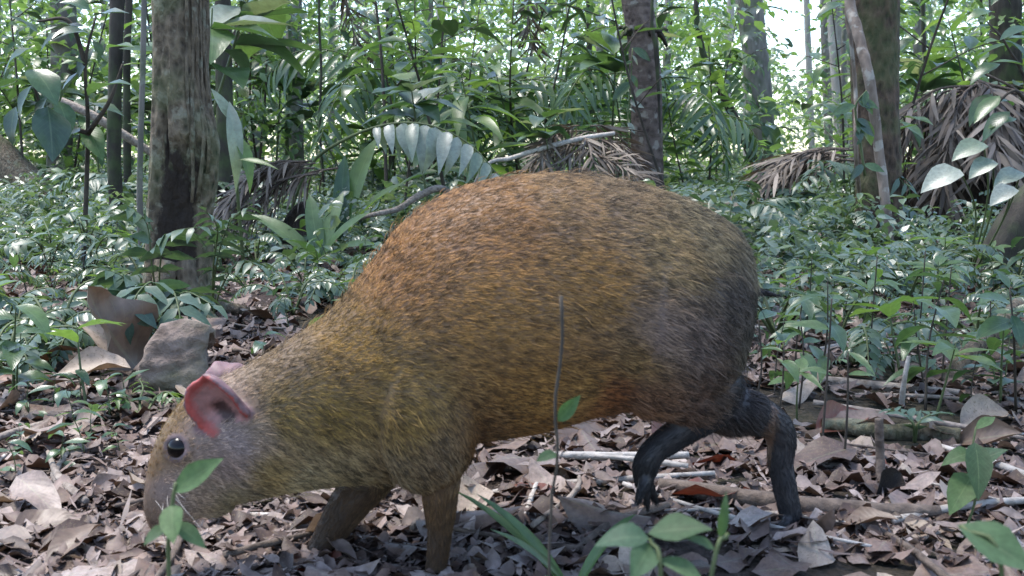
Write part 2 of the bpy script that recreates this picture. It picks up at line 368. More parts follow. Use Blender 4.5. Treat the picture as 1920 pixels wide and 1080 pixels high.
# ------------------------------------------------------------------ trees
def crown_mesh(seed, rad, n, mat=M_far):
    r = np.random.default_rng(seed); b = MB()
    nc_ = 22; cc = r.normal(size=(nc_, 3)); cc = cc/np.linalg.norm(cc, axis=1)[:, None]*rad*r.uniform(0.4, 1, (nc_, 1)); cc[:, 2] *= 0.45
    ps = cc[r.integers(0, nc_, n)]+r.normal(size=(n, 3))*rad*0.16
    Fs = np.array([frame(d, (r.normal()*.4, r.normal()*.4, 1))*r.uniform(0.16, 0.3) for d in r.normal(size=(n, 3))*np.array([1, 1, .4])])
    b.add_many(T_small, Fs, ps); return b.mesh('crown', mat)
CROWNS = [crown_mesh(1, 1.5, 420), crown_mesh(2, 1.3, 360)]
def limb_mesh(mat, seed):
    r = np.random.default_rng(seed); b = MB()
    for i in range(5):
        a = i*1.257+r.uniform(0, .6); e = np.array([math.cos(a)*0.9, math.sin(a)*0.9, r.uniform(0.3, 0.8)])
        b.tube(smooth_path([np.array([0, 0, -0.5]), e*0.4+np.array([0, 0, -.25]), e], 6), np.linspace(0.04, 0.012, 6), 6)
    return b.mesh('limb', mat)
def tree(name, label, pts, Y, mat, k=14, rings=30, rough=0.06, top=6.5, crown=True, cat='tree', group=None, flare=1.25, seed=0, build=None):
    """pts: list of (px, py, width_px) from bottom to top at depth Y; the foot goes down to the ground"""
    P = [at(a, b_, Y) for a, b_, _ in pts]; rad = [q[2]/2*Y/FPX for q in pts]
    base = P[0].copy(); base[2] = float(H(base[0], base[1]))
    if P[0][2] > base[2]+0.02: P = [np.array([P[0][0], Y, base[2]-0.02])]+P; rad = [rad[0]*flare]+rad
    else: P[0][2] = base[2]-0.02
    d = nrm(P[-1]-P[-2])*0.5+np.array([0, 0, 0.6])
    hz = P[-1][2]
    P.append(P[-1]+nrm(d)*(top-hz)*0.5); rad.append(rad[-1]*0.92)
    P.append(P[-1]+np.array([0.05, 0.05, 1])*(top-hz)*0.5); rad.append(rad[-1]*0.75)
    # dense rings in view, few above
    path = np.vstack([smooth_path(P[:-2], rings), smooth_path(P[-3:], 6)[1:]])
    rr = np.concatenate([np.interp(np.linspace(0, len(P)-3, rings), np.arange(len(P)-2), rad[:-2]), np.interp(np.linspace(0, 2, 6), np.arange(3), rad[-3:])[1:]])
    root = thing(name, label, cat, base, 0, group)
    b = MB(); b.tube(path-base, rr, k, rough, seed)
    obj('trunk', b.mesh('trunk', mat), root)
    if crown:
        tp = P[-1]-base
        lm = obj('limb', limb_mesh(mat, seed), root, Matrix.Translation(tp.tolist()))
        c = obj('crown', CROWNS[seed % 2], root, Matrix.Translation((tp+np.array([0, 0, 0.5])).tolist()) @ Matrix.Rotation(seed*1.3, 4, 'Z'))
    return root

# main left tree with a hollow, rough cords and a swelling on its right side
def left_tree():
    Yt = 2.3; base = at(335, 600, Yt); base[2] = float(H(base[0], base[1]))
    root = thing('hollow_tree', 'rough grey-brown tree with a dark hollow and woody cords, ferns at its foot', 'tree', base)
    n = 110; k = 64
    zs = np.concatenate([np.linspace(-0.03, 0.85, n-10), np.linspace(0.9, 6.0, 10)])
    ang = np.arange(k)*2*math.pi/k
    V = []; D = []
    for z in zs:
        cx = 0.013*math.sin(z*2.2)+0.02*z
        r0 = 0.056+0.024*math.exp(-z*5)+0.004*math.sin(z*6)
        if z > 1: r0 *= 0.95
        P = np.stack([np.cos(ang)*3, np.sin(ang)*3, np.full(k, z*7)], 1)
        rr = r0*(1+0.07*vnoise(P, 2)+0.05*vnoise(P*3, 5))
        # swelling on the right side, seen around py 180..330
        sw = math.exp(-((z-0.36)/0.10)**2); rr = rr+0.030*sw*np.exp(-((ang-5.9+0)/0.65)**2)+0.03*sw*np.exp(-((ang+0.38)/0.65)**2)
        # hollow facing the camera, right of centre, widened to take in painted fern shade
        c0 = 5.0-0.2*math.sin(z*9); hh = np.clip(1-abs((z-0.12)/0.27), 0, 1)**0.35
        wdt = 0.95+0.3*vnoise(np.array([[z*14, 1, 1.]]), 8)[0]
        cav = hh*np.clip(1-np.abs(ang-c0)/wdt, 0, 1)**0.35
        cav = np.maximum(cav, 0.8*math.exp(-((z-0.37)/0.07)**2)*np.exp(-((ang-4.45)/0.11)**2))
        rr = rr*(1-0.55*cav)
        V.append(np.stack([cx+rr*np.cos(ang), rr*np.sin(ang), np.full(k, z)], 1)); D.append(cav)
    V = np.concatenate(V); D = np.concatenate(D)
    b = MB(); Q = [(i*k+j, i*k+(j+1) % k, (i+1)*k+(j+1) % k, (i+1)*k+j) for i in range(n-1) for j in range(k)]
    b.add(V, Q, np.stack([np.tile(ang/6.283, n), V[:, 2]], 1))
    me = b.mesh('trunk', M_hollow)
    ca = me.color_attributes.new('rot', 'FLOAT_COLOR', 'POINT'); ca.data.foreach_set('color', np.repeat(D[:, None], 4, 1).astype(np.float32).ravel())  # rot mask also carries the painted fern shade on the lower trunk
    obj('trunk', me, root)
    r = np.random.default_rng(3)
    for i in range(9):       # woody cords running down the right flank
        a = 5.35+i*0.13; zz = np.linspace(0.9, r.uniform(0.24, 0.4), 16)
        sw = np.exp(-((zz-0.36)/0.10)**2)
        rr = 0.057+0.03*sw*math.exp(-((a-5.9)/0.65)**2)+0.003*np.sin(zz*30+i)
        aa = a+0.09*np.sin(zz*8+i*2)+0.03*np.sin(zz*23+i)
        cx = 0.013*np.sin(zz*2.2)+0.02*zz
        b = MB(); b.tube(np.stack([cx+rr*np.cos(aa), rr*np.sin(aa), zz], 1), r.uniform(0.003, 0.0065), 6, 0.2, i)
        obj('woody_cord', b.mesh('woody_cord', M_bark1), root)
    obj('limb', limb_mesh(M_bark1, 5), root, Matrix.Translation((0.12, 0, 6.0)))
    obj('crown', CROWNS[0], root, Matrix.Translation((0.12, 0, 6.5)))
    # spreading root feet
    for i, (a, L) in enumerate(((3.5, .2), (4.4, .13), (5.6, .18), (0.4, .2), (2.2, .2))):
        d = np.array([math.cos(a), math.sin(a), 0]); b = MB()
        b.tube(smooth_path([d*0.03+np.array([0, 0, .12]), d*0.075+np.array([0, 0, .03]), d*L+np.array([0, 0, -.012])], 9), np.linspace(0.03, 0.008, 9), 10, 0.15, i)
        obj('root', b.mesh('root', M_bark1), root)
    return root
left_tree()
palm_root = tree('palm_tree', 'straight brown ringed palm trunk beside the heap of dead fronds', [(1216, 400, 62), (1214, 340, 60), (1212, 200, 60), (1206, 90, 58), (1194, 0, 56), (1188, -60, 56)], 6.0, M_bark2, k=24, rings=60, rough=0.05, seed=1)
pb = np.array(palm_root.location); pc = at(1205, 66, 6.0)-pb; rr_ = np.random.default_rng(4)
for i in range(16):
    a = rr_.uniform(0, 6.283); p0 = pc+np.array([math.cos(a)*.085, math.sin(a)*.085, rr_.uniform(-.01, .03)]); d = np.array([math.cos(a+.9)*.07, math.sin(a+.9)*.07, rr_.uniform(-.09, .02)])
    b = MB(); b.tube(smooth_path([p0, p0+d*.5+np.array([0, 0, .015]), p0+d], 6), np.linspace(.016, .006, 6), 6, .2, i); obj('fibre_tuft', b.mesh('fibre_tuft', M_bark6), palm_root)
tree('flaky_tree', 'dark brown flaky-barked tree with a pale liana hanging in front', [(1650, 478, 100), (1648, 420, 86), (1645, 300, 84), (1640, 150, 86), (1640, 0, 92), (1640, -60, 92)], 3.9, M_bark3, k=32, rings=80, rough=0.07, seed=2)
tree('palm_tree', 'grey ringed palm trunk behind a leaning black stem', [(1434, 345, 50), (1428, 240, 48), (1418, 120, 48), (1404, 0, 50), (1400, -40, 50)], 11.0, M_bark4, k=16, rings=30, seed=3)
tree('leaning_tree', 'thin blackish leaning stem with a fern on its top', [(1428, 338, 20), (1400, 270, 19), (1362, 190, 17), (1335, 140, 15), (1318, 100, 12)], 9.0, M_bark6, k=8, rings=20, crown=False, top=1.9, seed=4)
tree('thin_tree', 'slender black trunk just beside the hollow tree', [(222, 440, 27), (214, 300, 26), (216, 150, 25), (220, 0, 27)], 4.4, M_bark6, k=12, rings=40, seed=5, top=5.5)
tree('thin_tree', 'very thin dark trunk close behind the slender black trunk', [(240, 400, 15), (238, 250, 15), (238, 100, 14), (242, 0, 14)], 5.2, M_bark6, k=8, rings=24, crown=False, top=4, seed=6)
tree('pole_tree', 'thin greenish-grey jointed stem between the black trunk and the hollow tree', [(262, 380, 12), (264, 250, 11), (268, 120, 11), (270, 0, 10)], 3.4, M_bark4, k=8, rings=24, crown=False, top=3, seed=7)
tree('tree', 'grey-brown trunk behind the big-leaved sapling', [(110, 380, 46), (112, 250, 44), (120, 100, 46), (118, 0, 44)], 8.0, M_bark4, k=14, rings=24, seed=8)
tree('tree', 'dark trunk peeping out behind the hollow tree', [(424, 330, 34), (420, 150, 32), (418, 0, 30)], 5.0, M_bark6, k=12, rings=24, seed=9, crown=False)
tree('tree', 'grey trunk half hidden by feathery dead frond tips', [(482, 345, 30), (480, 200, 30), (478, 0, 30)], 12.0, M_bark4, seed=10)
tree('tree', 'grey trunk wrapped in a thin climbing stem', [(556, 360, 32), (553, 200, 30), (551, 0, 29)], 9.0, M_bark4, seed=11)
tree('thin_tree', 'thin dark pole standing before the tall bright understorey', [(735, 340, 14), (734, 180, 13), (728, 0, 12)], 8.5, M_bark6, k=8, crown=False, top=4, seed=12)
tree('tree', 'tall whitish trunk in the bright clearing', [(1582, 330, 27), (1572, 160, 26), (1562, 0, 26)], 16.0, M_bark5, seed=13)
tree('tree', 'slim whitish trunk in the bright clearing, thinner of the two', [(1524, 330, 12), (1518, 160, 12), (1512, 0, 12)], 17.0, M_bark5, k=8, seed=14, crown=False)
tree('tree', 'mid-grey trunk rising behind the great heap of dead fronds', [(1730, 340, 25), (1726, 160, 24), (1722, 0, 24)], 10.0, M_bark4, seed=15)
tree('thin_tree', 'wire-thin dark stem beside the mid-grey trunk', [(1738, 340, 8), (1734, 160, 8), (1730, 0, 8)], 8.8, M_bark6, k=6, crown=False, top=3, seed=16)
tree('tree', 'stout black trunk behind the great heap of dead fronds', [(1890, 360, 62), (1886, 150, 58), (1884, 0, 55)], 7.5, M_bark6, seed=17)
tree('thin_tree', 'thin dark pole rising behind the low heap of dead fronds', [(1110, 340, 12), (1106, 180, 11), (1104, 0, 10)], 9.5, M_bark6, k=8, crown=False, top=4, seed=18)
r = np.random.default_rng(21)
for i in range(26):
    px = r.uniform(-100, 2020); Yd = r.uniform(14, 28); wd = r.uniform(6, 22)
    if abs(px-1470) < 45: px += 150
    ln = r.uniform(-14, 14)
    tree('distant_tree', 'distant slender forest trunk among the pale green foliage', [(px, HOR+CAMH*FPX/Yd, wd), (px+ln*.5, 150, wd*.95), (px+ln, -20, wd*.9)], Yd, [M_bark4, M_bark5, M_bark6, M_bark4][i % 4], k=8, rings=10, crown=False, top=7, group='distant trunks', seed=30+i)

# lianas, logs, fallen branches
def woody(name, label, pts, rad, mat, cat, k=10, n=40, rough=0.1, seed=0, group=None, basei=0):
    P = np.array([np.asarray(p, float) for p in pts]); base = P[basei].copy()
    b = MB(); rr = np.interp(np.linspace(0, 1, n), np.linspace(0, 1, len(rad)), rad)
    b.tube(smooth_path(P, n)-base, rr, k, rough, seed)
    o = obj(name, b.mesh(name, mat)); o.location = base
    return tag(o, label, cat, group)
woody('liana', 'pale brown liana hanging in front of the flaky-barked tree', [gnd(1668, 500), at(1662, 400, 3.6), at(1645, 260, 3.62), at(1630, 150, 3.6), at(1608, 60, 3.65), at(1592, -20, 3.7), at(1588, -300, 3.75), at(1600, -900, 3.85)], [0.019, .018, .017, .018, .019, .018, .016, .014], M_liana, 'vine', k=12, n=80, seed=3)
woody('liana', 'thin second liana strand running beside the pale brown liana', [gnd(1622, 470), at(1606, 300, 3.72), at(1604, 170, 3.74), at(1596, 80, 3.72), at(1586, -40, 3.75), at(1590, -700, 3.85)], [0.008, .008, .007, .007, .006, .006], M_liana, 'vine', k=8, n=60, seed=4)
woody('vine', 'thin pale green climber running up beside the wrapped grey trunk', [onground(545, 8.4), at(538, 260, 8.4), at(546, 120, 8.5), at(540, 0, 8.6), at(545, -200, 8.7)], [0.02, .018, .016, .016, .014], M_stem, 'vine', k=8)
woody('hanging_stem', 'thin dark hanging stem between the wrapped trunk and the bright saplings', [onground(612, 6.5), at(600, 250, 6.5), at(602, 120, 6.5), at(598, 0, 6.5), at(600, -500, 6.5)], [0.009, .009, .008, .008, .007], M_bark6, 'vine', k=6)
woody('hanging_stem', 'fine dark root cord running down the ringed palm trunk', [at(1238, 250, 5.88), at(1234, 160, 5.86), at(1230, 90, 5.84), at(1222, 40, 5.84), at(1228, -80, 5.86)], [0.005, .009, .014, .010, .005], M_bark6, 'vine', k=8)
woody('leaning_log', 'thick brown log sloping down into the undergrowth behind the big-leaved sapling', [at(118, 408, 6.5), at(70, 362, 6.6), at(10, 310, 6.7), at(-60, 245, 6.8), at(-180, 120, 7.0)], [0.10, .115, .118, .12, .12], M_bark1, 'log', k=20, n=50, seed=6)
woody('fallen_branch', 'pale bare branch slanting behind the black trunk to the hollow tree', [gnd(365, 445), at(330, 325, 4.8), at(300, 298, 4.8), at(240, 258, 4.75), at(170, 215, 4.7), at(95, 180, 4.7)], [.012, .013, 0.014, .019, .02, .016], M_stick, 'branch', seed=7)
woody('leaning_log', 'dark mossy log leaning out of the undergrowth below the heart-shaped leaves', [at(1835, 530, 3.05), at(1885, 455, 3.05), at(1930, 395, 3.05), at(2030, 300, 3.05)], [0.05, .055, .06, .06], M_bark6, 'log', k=18, n=40, seed=8)
woody('fallen_branch', 'long pale crooked branch lying across the low heap of dead fronds', [gnd(850, 445), at(905, 318, 4.9), at(960, 296, 4.95), at(1040, 272, 5.0), at(1100, 258, 5.05), at(1152, 250, 5.1)], [.008, 0.008, .011, .013, .012, .01], M_stickp, 'branch', seed=9, k=8)
woody('fallen_branch', 'grey crooked branch lying behind the back of the agouti', [gnd(640, 425), at(690, 405, 3.9), at(745, 392, 4.0), at(790, 365, 4.1), at(840, 360, 4.2), gnd(900, 450)], [.006, 0.008, .011, .014, .014, .01], M_stick, 'branch', seed=10, k=8)

# ------------------------------------------------------------------ agouti
def s2l(c):
    c = np.asarray(c, float)/255.0
    return np.where(c <= 0.04045, c/12.92, ((c+0.055)/1.055)**2.4)
def Yc(px): return 0.87+(px-700)*(0.08/700)
LAT = nrm(np.array([-0.24, 0.97, 0.0]))        # across the animal, away from the camera
def ap(px, py, off=0.0): return at(px, py, Yc(px)+off)
SEC = [  # top px, bottom px, half width
    ((280, 985), (304, 1000), .009), ((269, 950), (336, 998), .016), ((272, 905), (368, 970), .021), ((284, 848), (422, 946), .027), ((313, 788), (486, 930), .034),
    ((362, 732), (545, 918), .039), ((448, 692), (604, 908), .044), ((540, 640), (664, 900), .053), ((622, 582), (735, 892), .065),
    ((692, 500), (795, 868), .077), ((764, 412), (855, 830), .085), ((868, 350), (915, 816), .091), ((1000, 326), (1005, 800), .095),
    ((1120, 330), (1100, 772), .096), ((1225, 352), (1195, 758), .095), ((1305, 384), (1275, 770), .085), ((1356, 416), (1322, 738), .066),
    ((1384, 452), (1350, 690), .048), ((1392, 492), (1370, 636), .030), ((1392, 532), (1380, 590), .012)]
def torso():
    top = np.array([q[0] for q in SEC], float); bot = np.array([q[1] for q in SEC], float); wd = np.array([q[2] for q in SEC])
    n = 90; top = smooth_path(top, n); bot = smooth_path(bot, n); wd = smooth_path(np.stack([wd, wd, wd], 1), n)[:, 0]
    k = 40; a = np.arange(k)*2*math.pi/k; V = []
    for i in range(n):
        T = ap(*top[i]); B = ap(*bot[i]); c = (T+B)/2; h = (T-B)/2
        ca, sa = np.cos(a), np.sin(a)
        ww = wd[i]*(1-0.12*sa)
        V.append(c+sa[:, None]*h+(np.sign(ca)*np.abs(ca)**0.92*ww)[:, None]*LAT)
    V = np.concatenate(V)
    Q = [(i*k+j, i*k+(j+1) % k, (i+1)*k+(j+1) % k, (i+1)*k+j) for i in range(n-1) for j in range(k)]
    c0 = len(V); V = np.vstack([V, V[:k].mean(0), V[-k:].mean(0)])
    for j in range(0, k, 2):
        e = (n-1)*k
        Q.append((c0, (j+2) % k, (j+1) % k, j)); Q.append((c0+1, e+j, e+(j+1) % k, e+(j+2) % k))
    return V, np.array(Q)
PXM = 0.9/FPX
LEGS = []      # (points (n,3), radii (n), region)
def leg(pts, region):
    P = np.array([ap(a, b_, off) for a, b_, r_, off in pts]); rd = np.array([q[2]*PXM for q in pts])
    n = 6*(len(pts)-1)+1
    LEGS.append((smooth_path(P, n), np.interp(np.linspace(0, len(pts)-1, n), np.arange(len(pts)), rd), region))
NF, FF = -0.050, 0.025
leg([(790, 740, 70, -.045), (822, 830, 46, NF), (824, 910, 36, NF), (825, 990, 22, NF), (818, 1060, 18, NF), (806, 1124, 17, NF)], 'fn')
leg([(735, 800, 60, .03), (705, 880, 46, FF), (655, 945, 38, FF), (612, 1010, 27, FF), (582, 1060, 20, FF), (562, 1088, 17, FF)], 'ff')
leg([(1262, 560, 100, -.025), (1248, 690, 64, -.045), (1300, 742, 60, -.045), (1350, 718, 40, -.045), (1336, 764, 38, -.045), (1276, 808, 30, -.045), (1230, 842, 25, -.045), (1212, 872, 25, -.045), (1206, 908, 17, -.045)], 'hn')
leg([(1300, 640, 80, .03), (1350, 752, 56, .035), (1402, 772, 44, .03), (1446, 792, 36, .028), (1464, 822, 32, .027), (1464, 870, 26, .026), (1474, 925, 24, .024), (1482, 968, 23, .022), (1474, 990, 17, .02)], 'hf')
def toes(c, dirs, L, r0, reg, off):
    for d in dirs:
        p0 = ap(c[0], c[1], off+d[2]); p1 = ap(c[0]+d[0]*.55, c[1]+d[1]*.5, off+d[2]*1.8); p2 = ap(c[0]+d[0], c[1]+d[1], off+d[2]*2.2)
        LEGS.append((smooth_path([p0, p1, p2], 8), np.linspace(r0, r0*0.45, 8)*PXM, reg))
toes((804, 1120), [(-30, 16, -.008), (-36, 18, 0.0), (-28, 16, .008), (-16, 18, .011)], 1, 11, 'fn', NF)
toes((560, 1086), [(-28, 10, -.008), (-34, 10, 0.0), (-28, 8, .008)], 1, 10, 'ff', FF)
toes((1210, 900), [(-14, 40, -.007), (4, 50, 0.0), (20, 40, .007)], 1, 13, 'hn', -.045)
toes((1474, 982), [(-24, 20, -.008), (-30, 24, 0.0), (-14, 26, .008)], 1, 12, 'hf', .02)
LEGS.append((smooth_path([ap(1360, 536), ap(1405, 543), ap(1456, 553)], 6), np.array([15, 13, 11, 9, 7, 4])*PXM, 'tail'))

def ear_shell(B, T, o, W, thick, k=15, n=16):
    """cupped ear: base B, tip T, opening towards o; closed shell; returns verts, quads, inner flag"""
    a = T-B; L = np.linalg.norm(a); a = a/L; o = nrm(o-a*np.dot(o, a)); wv = np.cross(a, o)
    mid = []; nor = []
    for i in range(n):
        t = i/(n-1); hw = W*max(math.sin(math.pi*(0.20+0.79*t)), 0.02)**0.32
        for j in range(k):
            s = 2*j/(k-1)-1; an = s*1.45
            bx = B+a*L*t+wv*hw*math.sin(an)/math.sin(1.45)*0.95+o*(hw*0.8*(1-math.cos(an))-0.004+0.006*t*t)
            mid.append(bx); nor.append(nrm(o*math.cos(an)-wv*math.sin(an)))
    mid = np.array(mid); nor = np.array(nor); m = n*k
    mid = mid+nor*(.0020*vnoise(mid*120, 5)+.0010*vnoise(mid*340, 6))[:, None]; mid = mid+a[None]*(.003*vnoise(mid*110, 9))[:, None]
    V = np.vstack([mid+nor*thick/2, mid-nor*thick/2]); Q = []
    for i in range(n-1):
        for j in range(k-1):
            q = (i*k+j, i*k+j+1, (i+1)*k+j+1, (i+1)*k+j); Q.append(q); Q.append(tuple(x+m for x in q[::-1]))
    bord = [j for j in range(k)]+[i*k+k-1 for i in range(1, n)]+[(n-1)*k+j for j in range(k-2, -1, -1)]+[i*k for i in range(n-2, 0, -1)]
    for p_, q_ in zip(bord, bord[1:]+bord[:1]): Q.append((q_, p_, p_+m, q_+m))
    rim = np.array([max(abs(2*j/(k-1)-1), (i/(n-1)-.25)/.75, 0) for i in range(n) for j in range(k)]); return V, np.array(Q), m, rim

TV, TQ = torso()
bvh = BVHTree.FromPolygons([Vector(v) for v in TV], [tuple(int(x) for x in q) for q in TQ])
def hit(px, py):
    o = Vector((0, 0, CAMH)); d = (Vector(at(px, py, 1.0))-o).normalized()
    l, nn, i, dd = bvh.ray_cast(o, d); return np.array(l), np.array(nn)
eye_p, eye_n = hit(331, 840)
if np.dot(eye_n, eye_p-np.array([0, 0, CAMH])) > 0: eye_n = -eye_n
axis_mid = ap(331, 840)
def mirror(p):
    d = np.dot(p-ap(700, 700), LAT)
    return p-2*d*LAT
EYE_R = 0.0096
eyes = [eye_p-eye_n*EYE_R*0.45]; eyes.append(mirror(eyes[0])); eye_ns = [eye_n, eye_n-2*np.dot(eye_n, LAT)*LAT]
ear_b, ear_n = hit(436, 790)
B1 = ear_b+LAT*0.004; T1 = at(374, 704, ear_b[1]-0.008)
EARS = [ear_shell(B1, T1, np.array([-0.2, -1.0, -0.2]), 0.0215, 0.0055)]
B2 = ap(476, 726, .03); T2 = ap(392, 684, .036)
EARS.append(ear_shell(B2, T2, np.array([-0.5, 0.5, -0.5]), 0.017, 0.0055))
b = MB()
b.add(TV, TQ, np.zeros((len(TV), 2)))
for P, rd, reg in LEGS:
    P2 = np.vstack([P[0]-(P[1]-P[0])*.3, P, P[-1]+(P[-1]-P[-2])*.25]); b.tube(P2, np.concatenate([[rd[0]*.6], rd, [rd[-1]*.55]]), 14)
for V, Q, m, _ in EARS: b.add(V, Q, np.zeros((len(V), 2)))
for e, en in zip(eyes, eye_ns):     # eyelid ring
    F = frame(en, (0, 0, 1)); an = np.linspace(0, 2*math.pi, 19)
    ring = e+en*EYE_R*0.42+(np.cos(an)[:, None]*F[:, 0]*1.08+np.sin(an)[:, None]*F[:, 2]*0.98)*EYE_R
    b.tube(ring, 0.0026, 8)
# cheek, brow, lower jaw, snout pad volumes
def blob(c, r3, F):
    u = np.linspace(0, math.pi, 11); v = np.arange(14)*2*math.pi/14; V = []
    for q in u: V += [c+F@(np.array([math.sin(q)*math.cos(x), math.sin(q)*math.sin(x), math.cos(q)])*r3) for x in v]
    Q = [(i*14+j, (i+1)*14+j, (i+1)*14+(j+1) % 14, i*14+(j+1) % 14) for i in range(10) for j in range(14)]
    b.add(np.array(V), Q, np.zeros((len(V), 2)))
XA = nrm(np.cross(LAT, (0, 0, 1))); AF = np.stack([XA, LAT, [0, 0, 1]], 1)
for sgn in (-1, 1):
    blob(ap(440, 860, .020*sgn), np.array([.030, .016, .026]), AF)        # cheek
    blob(ap(312, 955, .008*sgn), np.array([.016, .009, .017]), AF)        # muzzle
    blob(ap(800, 770, .052*sgn), np.array([.046, .036, .068]), AF)        # shoulder
    blob(ap(1240, 612, .058*sgn), np.array([.060, .046, .080]), AF)       # thigh
blob(ap(392, 950, 0), np.array([.020, .012, .008]), AF)                    # lower jaw
raw = b.mesh('agouti_raw', None)
tmp = bpy.data.objects.new('tmp', raw); col.objects.link(tmp)
md = tmp.modifiers.new('r', 'REMESH'); md.mode = 'VOXEL'; md.voxel_size = 0.0022; md.use_smooth_shade = True
ms = tmp.modifiers.new('s', 'SMOOTH'); ms.factor = 0.5; ms.iterations = 7
dg = bpy.context.evaluated_depsgraph_get(); body_me = bpy.data.meshes.new_from_object(tmp.evaluated_get(dg))
bpy.data.objects.remove(tmp); bpy.data.meshes.remove(raw)
body_me.name = 'body'
nv = len(body_me.vertices); BV = np.empty(nv*3, np.float32); body_me.vertices.foreach_get('co', BV); BV = BV.reshape(-1, 3).astype(float)
BN = np.empty(nv*3, np.float32); body_me.vertices.foreach_get('normal', BN); BN = BN.reshape(-1, 3).astype(float)

def proj(P):
    d = P-np.array([0, 0, CAMH]); cp, sp = math.cos(PITCH), math.sin(PITCH)
    dep = d[:, 1]*cp-d[:, 2]*sp; up = d[:, 1]*sp+d[:, 2]*cp
    return np.stack([960+FPX*d[:, 0]/dep, 540-FPX*up/dep], 1)
def midplane(P):      # coat coordinates: drop the sideways offset, so both flanks share one pattern
    d = (P-ap(700, 700))@LAT
    return proj(P-d[:, None]*LAT), d
COAT = np.array([(275, 935, 122, 96, 78), (278, 860, 118, 84, 42), (335, 752, 120, 90, 46), (300, 800, 125, 95, 55), (318, 905, 150, 126, 116), (420, 840, 150, 122, 110), (375, 900, 148, 122, 104),
    (380, 770, 150, 124, 112), (440, 805, 158, 134, 128), (480, 780, 146, 120, 100), (430, 925, 132, 112, 86), (560, 892, 152, 130, 98), (500, 860, 140, 112, 72), (520, 655, 122, 96, 68), (520, 760, 122, 96, 50), (600, 740, 126, 97, 46), (640, 660, 132, 98, 48),
    (650, 880, 138, 116, 86), (710, 850, 122, 99, 72), (800, 820, 116, 93, 70), (720, 740, 128, 98, 52), (740, 480, 148, 104, 62), (830, 400, 142, 99, 60), (900, 400, 142, 99, 58), (880, 560, 146, 104, 56), (950, 700, 138, 97, 50),
    (970, 790, 118, 80, 42), (880, 800, 100, 68, 40), (1050, 370, 134, 102, 70), (1050, 520, 144, 104, 58), (1120, 360, 128, 102, 76), (1280, 420, 130, 110, 84), (1200, 460, 134, 108, 76), (1390, 480, 122, 107, 88), (1160, 600, 128, 104, 92), (1120, 640, 130, 98, 62), (1230, 610, 112, 92, 84), (1310, 545, 84, 72, 66),
    (1370, 590, 72, 64, 56), (1350, 640, 84, 74, 62), (1085, 705, 124, 74, 42), (1140, 725, 110, 76, 56), (1040, 690, 136, 98, 54), (1240, 720, 98, 72, 60), (1290, 700, 88, 70, 60), (1370, 715, 52, 47, 52), (1395, 560, 60, 54, 50)], float)
COATL = s2l(COAT[:, 2:5])
FLOW = np.array([(280, 900, .35, -.9), (330, 800, .6, -.7), (330, 900, .9, -.2), (420, 860, .95, .25), (440, 920, .9, .25), (430, 740, .7, -.5), (520, 690, .8, -.35), (560, 780, .85, .35), (560, 890, .93, .3), (650, 650, .75, -.1), (700, 850, .8, .55), (680, 560, .8, -.35), (800, 820, .6, .8),
    (800, 430, .9, -.3), (950, 350, 1, -.08), (900, 560, 1, .05), (950, 760, 1, .0), (1100, 350, 1, .1), (1100, 560, 1, .15), (1250, 380, .9, .3), (1250, 560, .85, .4), (1370, 460, .7, .65), (1380, 600, .3, .95), (1280, 720, .8, .5), (1120, 740, 1, -.1)], float)
def idw(q, pts, vals, pw=3.0):
    d = ((q[:, None, :]-pts[None])**2).sum(2)+300.0
    wt = d**(-pw/2*1.3); wt /= wt.sum(1)[:, None]
    return wt@vals
def limb_info(P):
    """nearest leg: distance in units of radius, region, tangent, position along"""
    best = np.full(len(P), 1e9); reg = np.zeros(len(P), int); tan = np.zeros((len(P), 3)); tt = np.zeros(len(P))
    names = ['fn', 'ff', 'hn', 'hf', 'tail']
    for L, rd, rg in LEGS:
        tg = np.gradient(L, axis=0)
        d = np.linalg.norm(P[:, None]-L[None], axis=2)-rd[None]
        j = d.argmin(1); dm = d[np.arange(len(P)), j]; m = dm < best
        best[m] = dm[m]; reg[m] = names.index(rg); tan[m] = tg[j[m]]; tt[m] = j[m]/(len(L)-1) if len(L) > 10 else 1.0
    return best, reg, tan, tt
def chunked(f, P, n=8000):
    o = [f(P[i:i+n]) for i in range(0, len(P), n)]
    return tuple(np.concatenate(x) for x in zip(*o))
EARV = [e[0][:e[2]] for e in EARS]; EARO = [e[0][e[2]:] for e in EARS]
